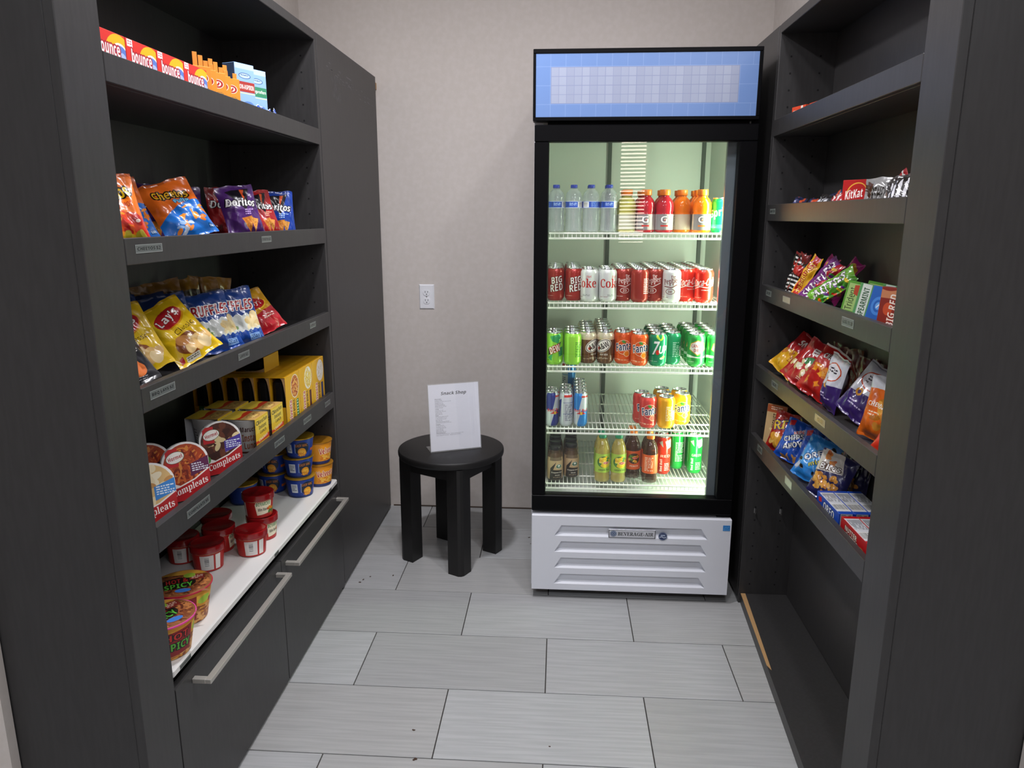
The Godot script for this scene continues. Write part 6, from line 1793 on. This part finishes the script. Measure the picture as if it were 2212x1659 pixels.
func stock_right() -> void:
	var q := -PI / 2
	var y := 1.7235
	put("box:box_matches:0.075:0.055:0.03", "orange_box", "small orange box with a white stripe on the top shelf", "box", "", Vector3(0.745, y, -2.475), Vector3(0, q + 0.25, 0))
	put("box:box_matches:0.075:0.055:0.03", "orange_box", "plain orange box behind the white striped one", "box", "", Vector3(0.765, y, -2.385), Vector3(0, q + 0.1, 0))
	# candy
	y = 1.4505
	var G := "candy on the second right shelf"
	var B := Vector3(0.11, 0.056, 0.016)
	var bars := [["bar_navy", "navy and orange candy bar at the far end", 0.745, -2.50, 0.1, 0.5], ["bar_navy", "navy candy bar beside the far one", 0.75, -2.385, -0.05, 0.6], ["bar_navy", "navy candy bar behind the spotted ones", 0.79, -2.30, 0.1, 0.25], ["bar_blackwhite", "black candy bar with silver spots at the lip", 0.75, -2.265, 0.05, 0.5], ["bar_blackwhite", "black candy bar with silver spots behind the first one", 0.79, -2.18, 0.1, 0.25], ["bar_redwhite", "red and white striped candy bar by the wafer box", 0.75, -2.145, 0.05, 0.45], ["bar_yellow", "yellow candy bar behind the striped one", 0.8, -2.06, 0.1, 0.2]]
	for k in bars.size():
		var b: Array = bars[k]
		bag(b[0], "candy_bar", b[1], "candy bar", G, B, Vector3(b[2], y, b[3]), q + b[4], b[5], 0.12 * (k % 3) - 0.1, 60 + k, 0.1)
	put("box:box_wafer:0.07:0.085:0.04", "candy_box", "upright red wafer candy box with white lettering", "box", "", Vector3(0.76, y, -2.0), Vector3(0, q + 0.55, 0))
	bag("bar_redwhite", "candy_bar", "red candy bar upright behind the wafer box", "candy bar", G, B, Vector3(0.83, y, -1.94), q + 0.3, 0.1, 0.7, 3, 0.1)
	bag("bar_silver", "candy_bar", "silver and brown chocolate bar on edge", "candy bar", G, Vector3(0.12, 0.084, 0.016), Vector3(0.765, y, -1.875), q + 0.45, 0.15, 0.0, 4, 0.1)
	bag("bar_blackwhite", "candy_bar", "dark glossy candy bag tilted beside the silver bar", "candy bar", G, Vector3(0.08, 0.088, 0.03), Vector3(0.765, y, -1.765), q + 0.5, 0.4, 0.3, 5, 0.1)
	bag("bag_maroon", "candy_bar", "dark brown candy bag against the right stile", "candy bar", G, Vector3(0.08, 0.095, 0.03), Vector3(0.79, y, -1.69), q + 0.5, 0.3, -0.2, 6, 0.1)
	# third shelf: bars and gum
	y = 1.1835
	G = "candy and gum on the third right shelf"
	var W := Vector3(0.15, 0.046, 0.02)
	var st := [["bar_black", "black and white candy stick at the far end", 0.76, -2.43, 1.42, 0.15], ["bar_black", "black and white candy stick leaning on the first", 0.765, -2.385, 1.36, 0.15], ["bar_yellow", "yellow and red chewy candy stick", 0.757, -2.335, 1.2, 0.3], ["bar_pink", "pink chewy candy stick behind the yellow one", 0.80, -2.29, 1.15, 0.2], ["bar_pink", "pink candy pouch sticking up at the back", 0.83, -2.20, 1.0, 0.12], ["bar_skittle_purple", "purple fruit candy bag with white lettering", 0.757, -2.22, 1.0, 0.4], ["bar_skittle_green", "green fruit candy bag with white lettering", 0.757, -2.12, 0.72, 0.4]]
	for k in st.size():
		var b: Array = st[k]
		bag(b[0], "candy_stick", b[1], "candy", G, W if k < 5 else Vector3(0.155, 0.06, 0.025), Vector3(b[2], y, b[3]), q + 0.5, b[5], b[4], 70 + k, 0.1)
	var gum := [["gum_green", "green chewing gum pack with dark lettering", -2.0, 0.0], ["gum_green", "green chewing gum pack behind the lettered one", -1.985, 0.045], ["gum_white", "white and green mint gum pack", -1.92, 0.0], ["gum_white", "white and green mint gum pack behind the blue one", -1.895, 0.045], ["gum_blue", "blue chewing gum pack with a ring pattern", -1.84, 0.0]]
	for k in gum.size():
		put("box:%s:0.044:0.092:0.02" % gum[k][0], "gum_pack", gum[k][1], "gum", G, Vector3(0.765 + gum[k][3], y, gum[k][2]), Vector3(-0.12, q + 0.75, -0.14))
	put("box:gum_brown:0.05:0.1:0.02", "gum_pack", "brown cinnamon gum pack next to the right stile", "gum", G, Vector3(0.765, y, -1.76), Vector3(-0.05, q + 0.75, -0.05))
	bag("bar_yellow", "candy_bar", "yellow and red candy packet lying flat before the gum", "candy bar", G, Vector3(0.04, 0.13, 0.01), Vector3(0.735, y + 0.006, -1.70), 0.15, 1.5, 0.0, 3, 0.1)
	# fourth shelf: snack bags
	y = 0.9045
	G = "snack bags on the fourth right shelf"
	var Z := Vector3(0.115, 0.155, 0.045)
	var a := [["bag_redyellow", "red and yellow snack bag at the far end", 0.750, -2.52, 0.75, 0.6, -0.55, 1], ["bag_redmix", "red snack mix bag with a white name panel", 0.750, -2.39, 0.7, 0.6, -0.45, 2], ["bag_redmix", "red snack bag leaning behind the mix bag", 0.79, -2.29, 0.7, 0.4, -0.4, 3],
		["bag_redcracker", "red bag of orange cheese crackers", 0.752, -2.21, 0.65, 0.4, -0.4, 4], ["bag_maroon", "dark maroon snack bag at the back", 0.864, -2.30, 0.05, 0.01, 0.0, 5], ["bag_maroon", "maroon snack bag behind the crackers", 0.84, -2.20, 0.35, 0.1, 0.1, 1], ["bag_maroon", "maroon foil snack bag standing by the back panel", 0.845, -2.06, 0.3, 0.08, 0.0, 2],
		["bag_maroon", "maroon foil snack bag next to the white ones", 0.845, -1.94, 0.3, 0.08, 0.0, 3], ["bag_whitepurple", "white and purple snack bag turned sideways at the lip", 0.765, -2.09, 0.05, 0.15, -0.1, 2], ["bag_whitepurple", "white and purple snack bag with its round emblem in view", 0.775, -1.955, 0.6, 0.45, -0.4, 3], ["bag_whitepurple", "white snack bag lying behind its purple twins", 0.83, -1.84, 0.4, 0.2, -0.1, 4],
		["bag_orange", "orange cheddar snack bag by the right stile", 0.775, -1.775, 0.55, 0.15, -0.1, 1], ["bag_greenyellow", "green and yellow snack bag cut off by the right stile", 0.735, -1.63, 0.6, 0.7, -0.1, 2]]
	for b in a:
		bag(b[0], "snack_bag", b[1], "bag", G, Vector3(Z.x, Z.y, Z.z * (0.55 if b[2] > 0.8 else 1.0)), Vector3(b[2], y, b[3]), q + b[4], b[5], b[6], b[7], 0.06, b[2] < 0.78)
	# fifth shelf: biscuits
	y = 0.6485
	G = "biscuit packs on the fifth right shelf"
	put("box:box_tan:0.075:0.15:0.03", "biscuit_box", "thin tan box standing at the far end", "box", "", Vector3(0.765, y, -2.55), Vector3(-0.12, q + 0.75, 0))
	Z = Vector3(0.115, 0.14, 0.045)
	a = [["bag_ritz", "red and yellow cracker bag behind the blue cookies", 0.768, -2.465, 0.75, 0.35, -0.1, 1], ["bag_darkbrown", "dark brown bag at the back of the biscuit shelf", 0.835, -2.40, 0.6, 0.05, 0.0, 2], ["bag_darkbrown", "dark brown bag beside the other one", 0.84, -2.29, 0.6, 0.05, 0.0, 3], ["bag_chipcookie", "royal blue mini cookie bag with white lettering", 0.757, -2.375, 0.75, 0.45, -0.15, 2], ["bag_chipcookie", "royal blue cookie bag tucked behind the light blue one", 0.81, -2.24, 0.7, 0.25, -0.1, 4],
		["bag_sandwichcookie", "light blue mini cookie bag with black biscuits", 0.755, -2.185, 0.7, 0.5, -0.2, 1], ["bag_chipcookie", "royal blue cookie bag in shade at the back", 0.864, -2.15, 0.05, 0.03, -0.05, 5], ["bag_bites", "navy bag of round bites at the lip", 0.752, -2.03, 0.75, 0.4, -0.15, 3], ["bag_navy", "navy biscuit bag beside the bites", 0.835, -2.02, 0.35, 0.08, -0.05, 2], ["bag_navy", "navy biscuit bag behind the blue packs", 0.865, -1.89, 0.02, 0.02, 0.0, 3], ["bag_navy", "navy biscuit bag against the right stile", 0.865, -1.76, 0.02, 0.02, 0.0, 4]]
	for b in a:
		bag(b[0], "biscuit_bag", b[1], "bag", G, Vector3(Z.x, Z.y, Z.z * (0.55 if b[2] > 0.8 else 1.0)), Vector3(b[2], y, b[3]), q + b[4], b[5], b[6], b[7], 0.06, b[2] < 0.76)
	for k in 3:
		put("box:pack_blue:0.165:0.054:0.038", "biscuit_pack", ["blue sandwich biscuit pack at the lip", "blue sandwich biscuit pack, second from the lip", "blue sandwich biscuit pack against the back"][k], "biscuit pack", G, Vector3(0.742 + k * 0.0394, y, -1.90), Vector3(0, q, 0))
		put("box:pack_red:0.165:0.054:0.038", "biscuit_pack", ["red peanut biscuit pack at the lip", "red peanut biscuit pack, second from the lip", "red peanut biscuit pack against the back"][k], "biscuit pack", G, Vector3(0.742 + k * 0.0394, y, -1.72), Vector3(0, q, 0))
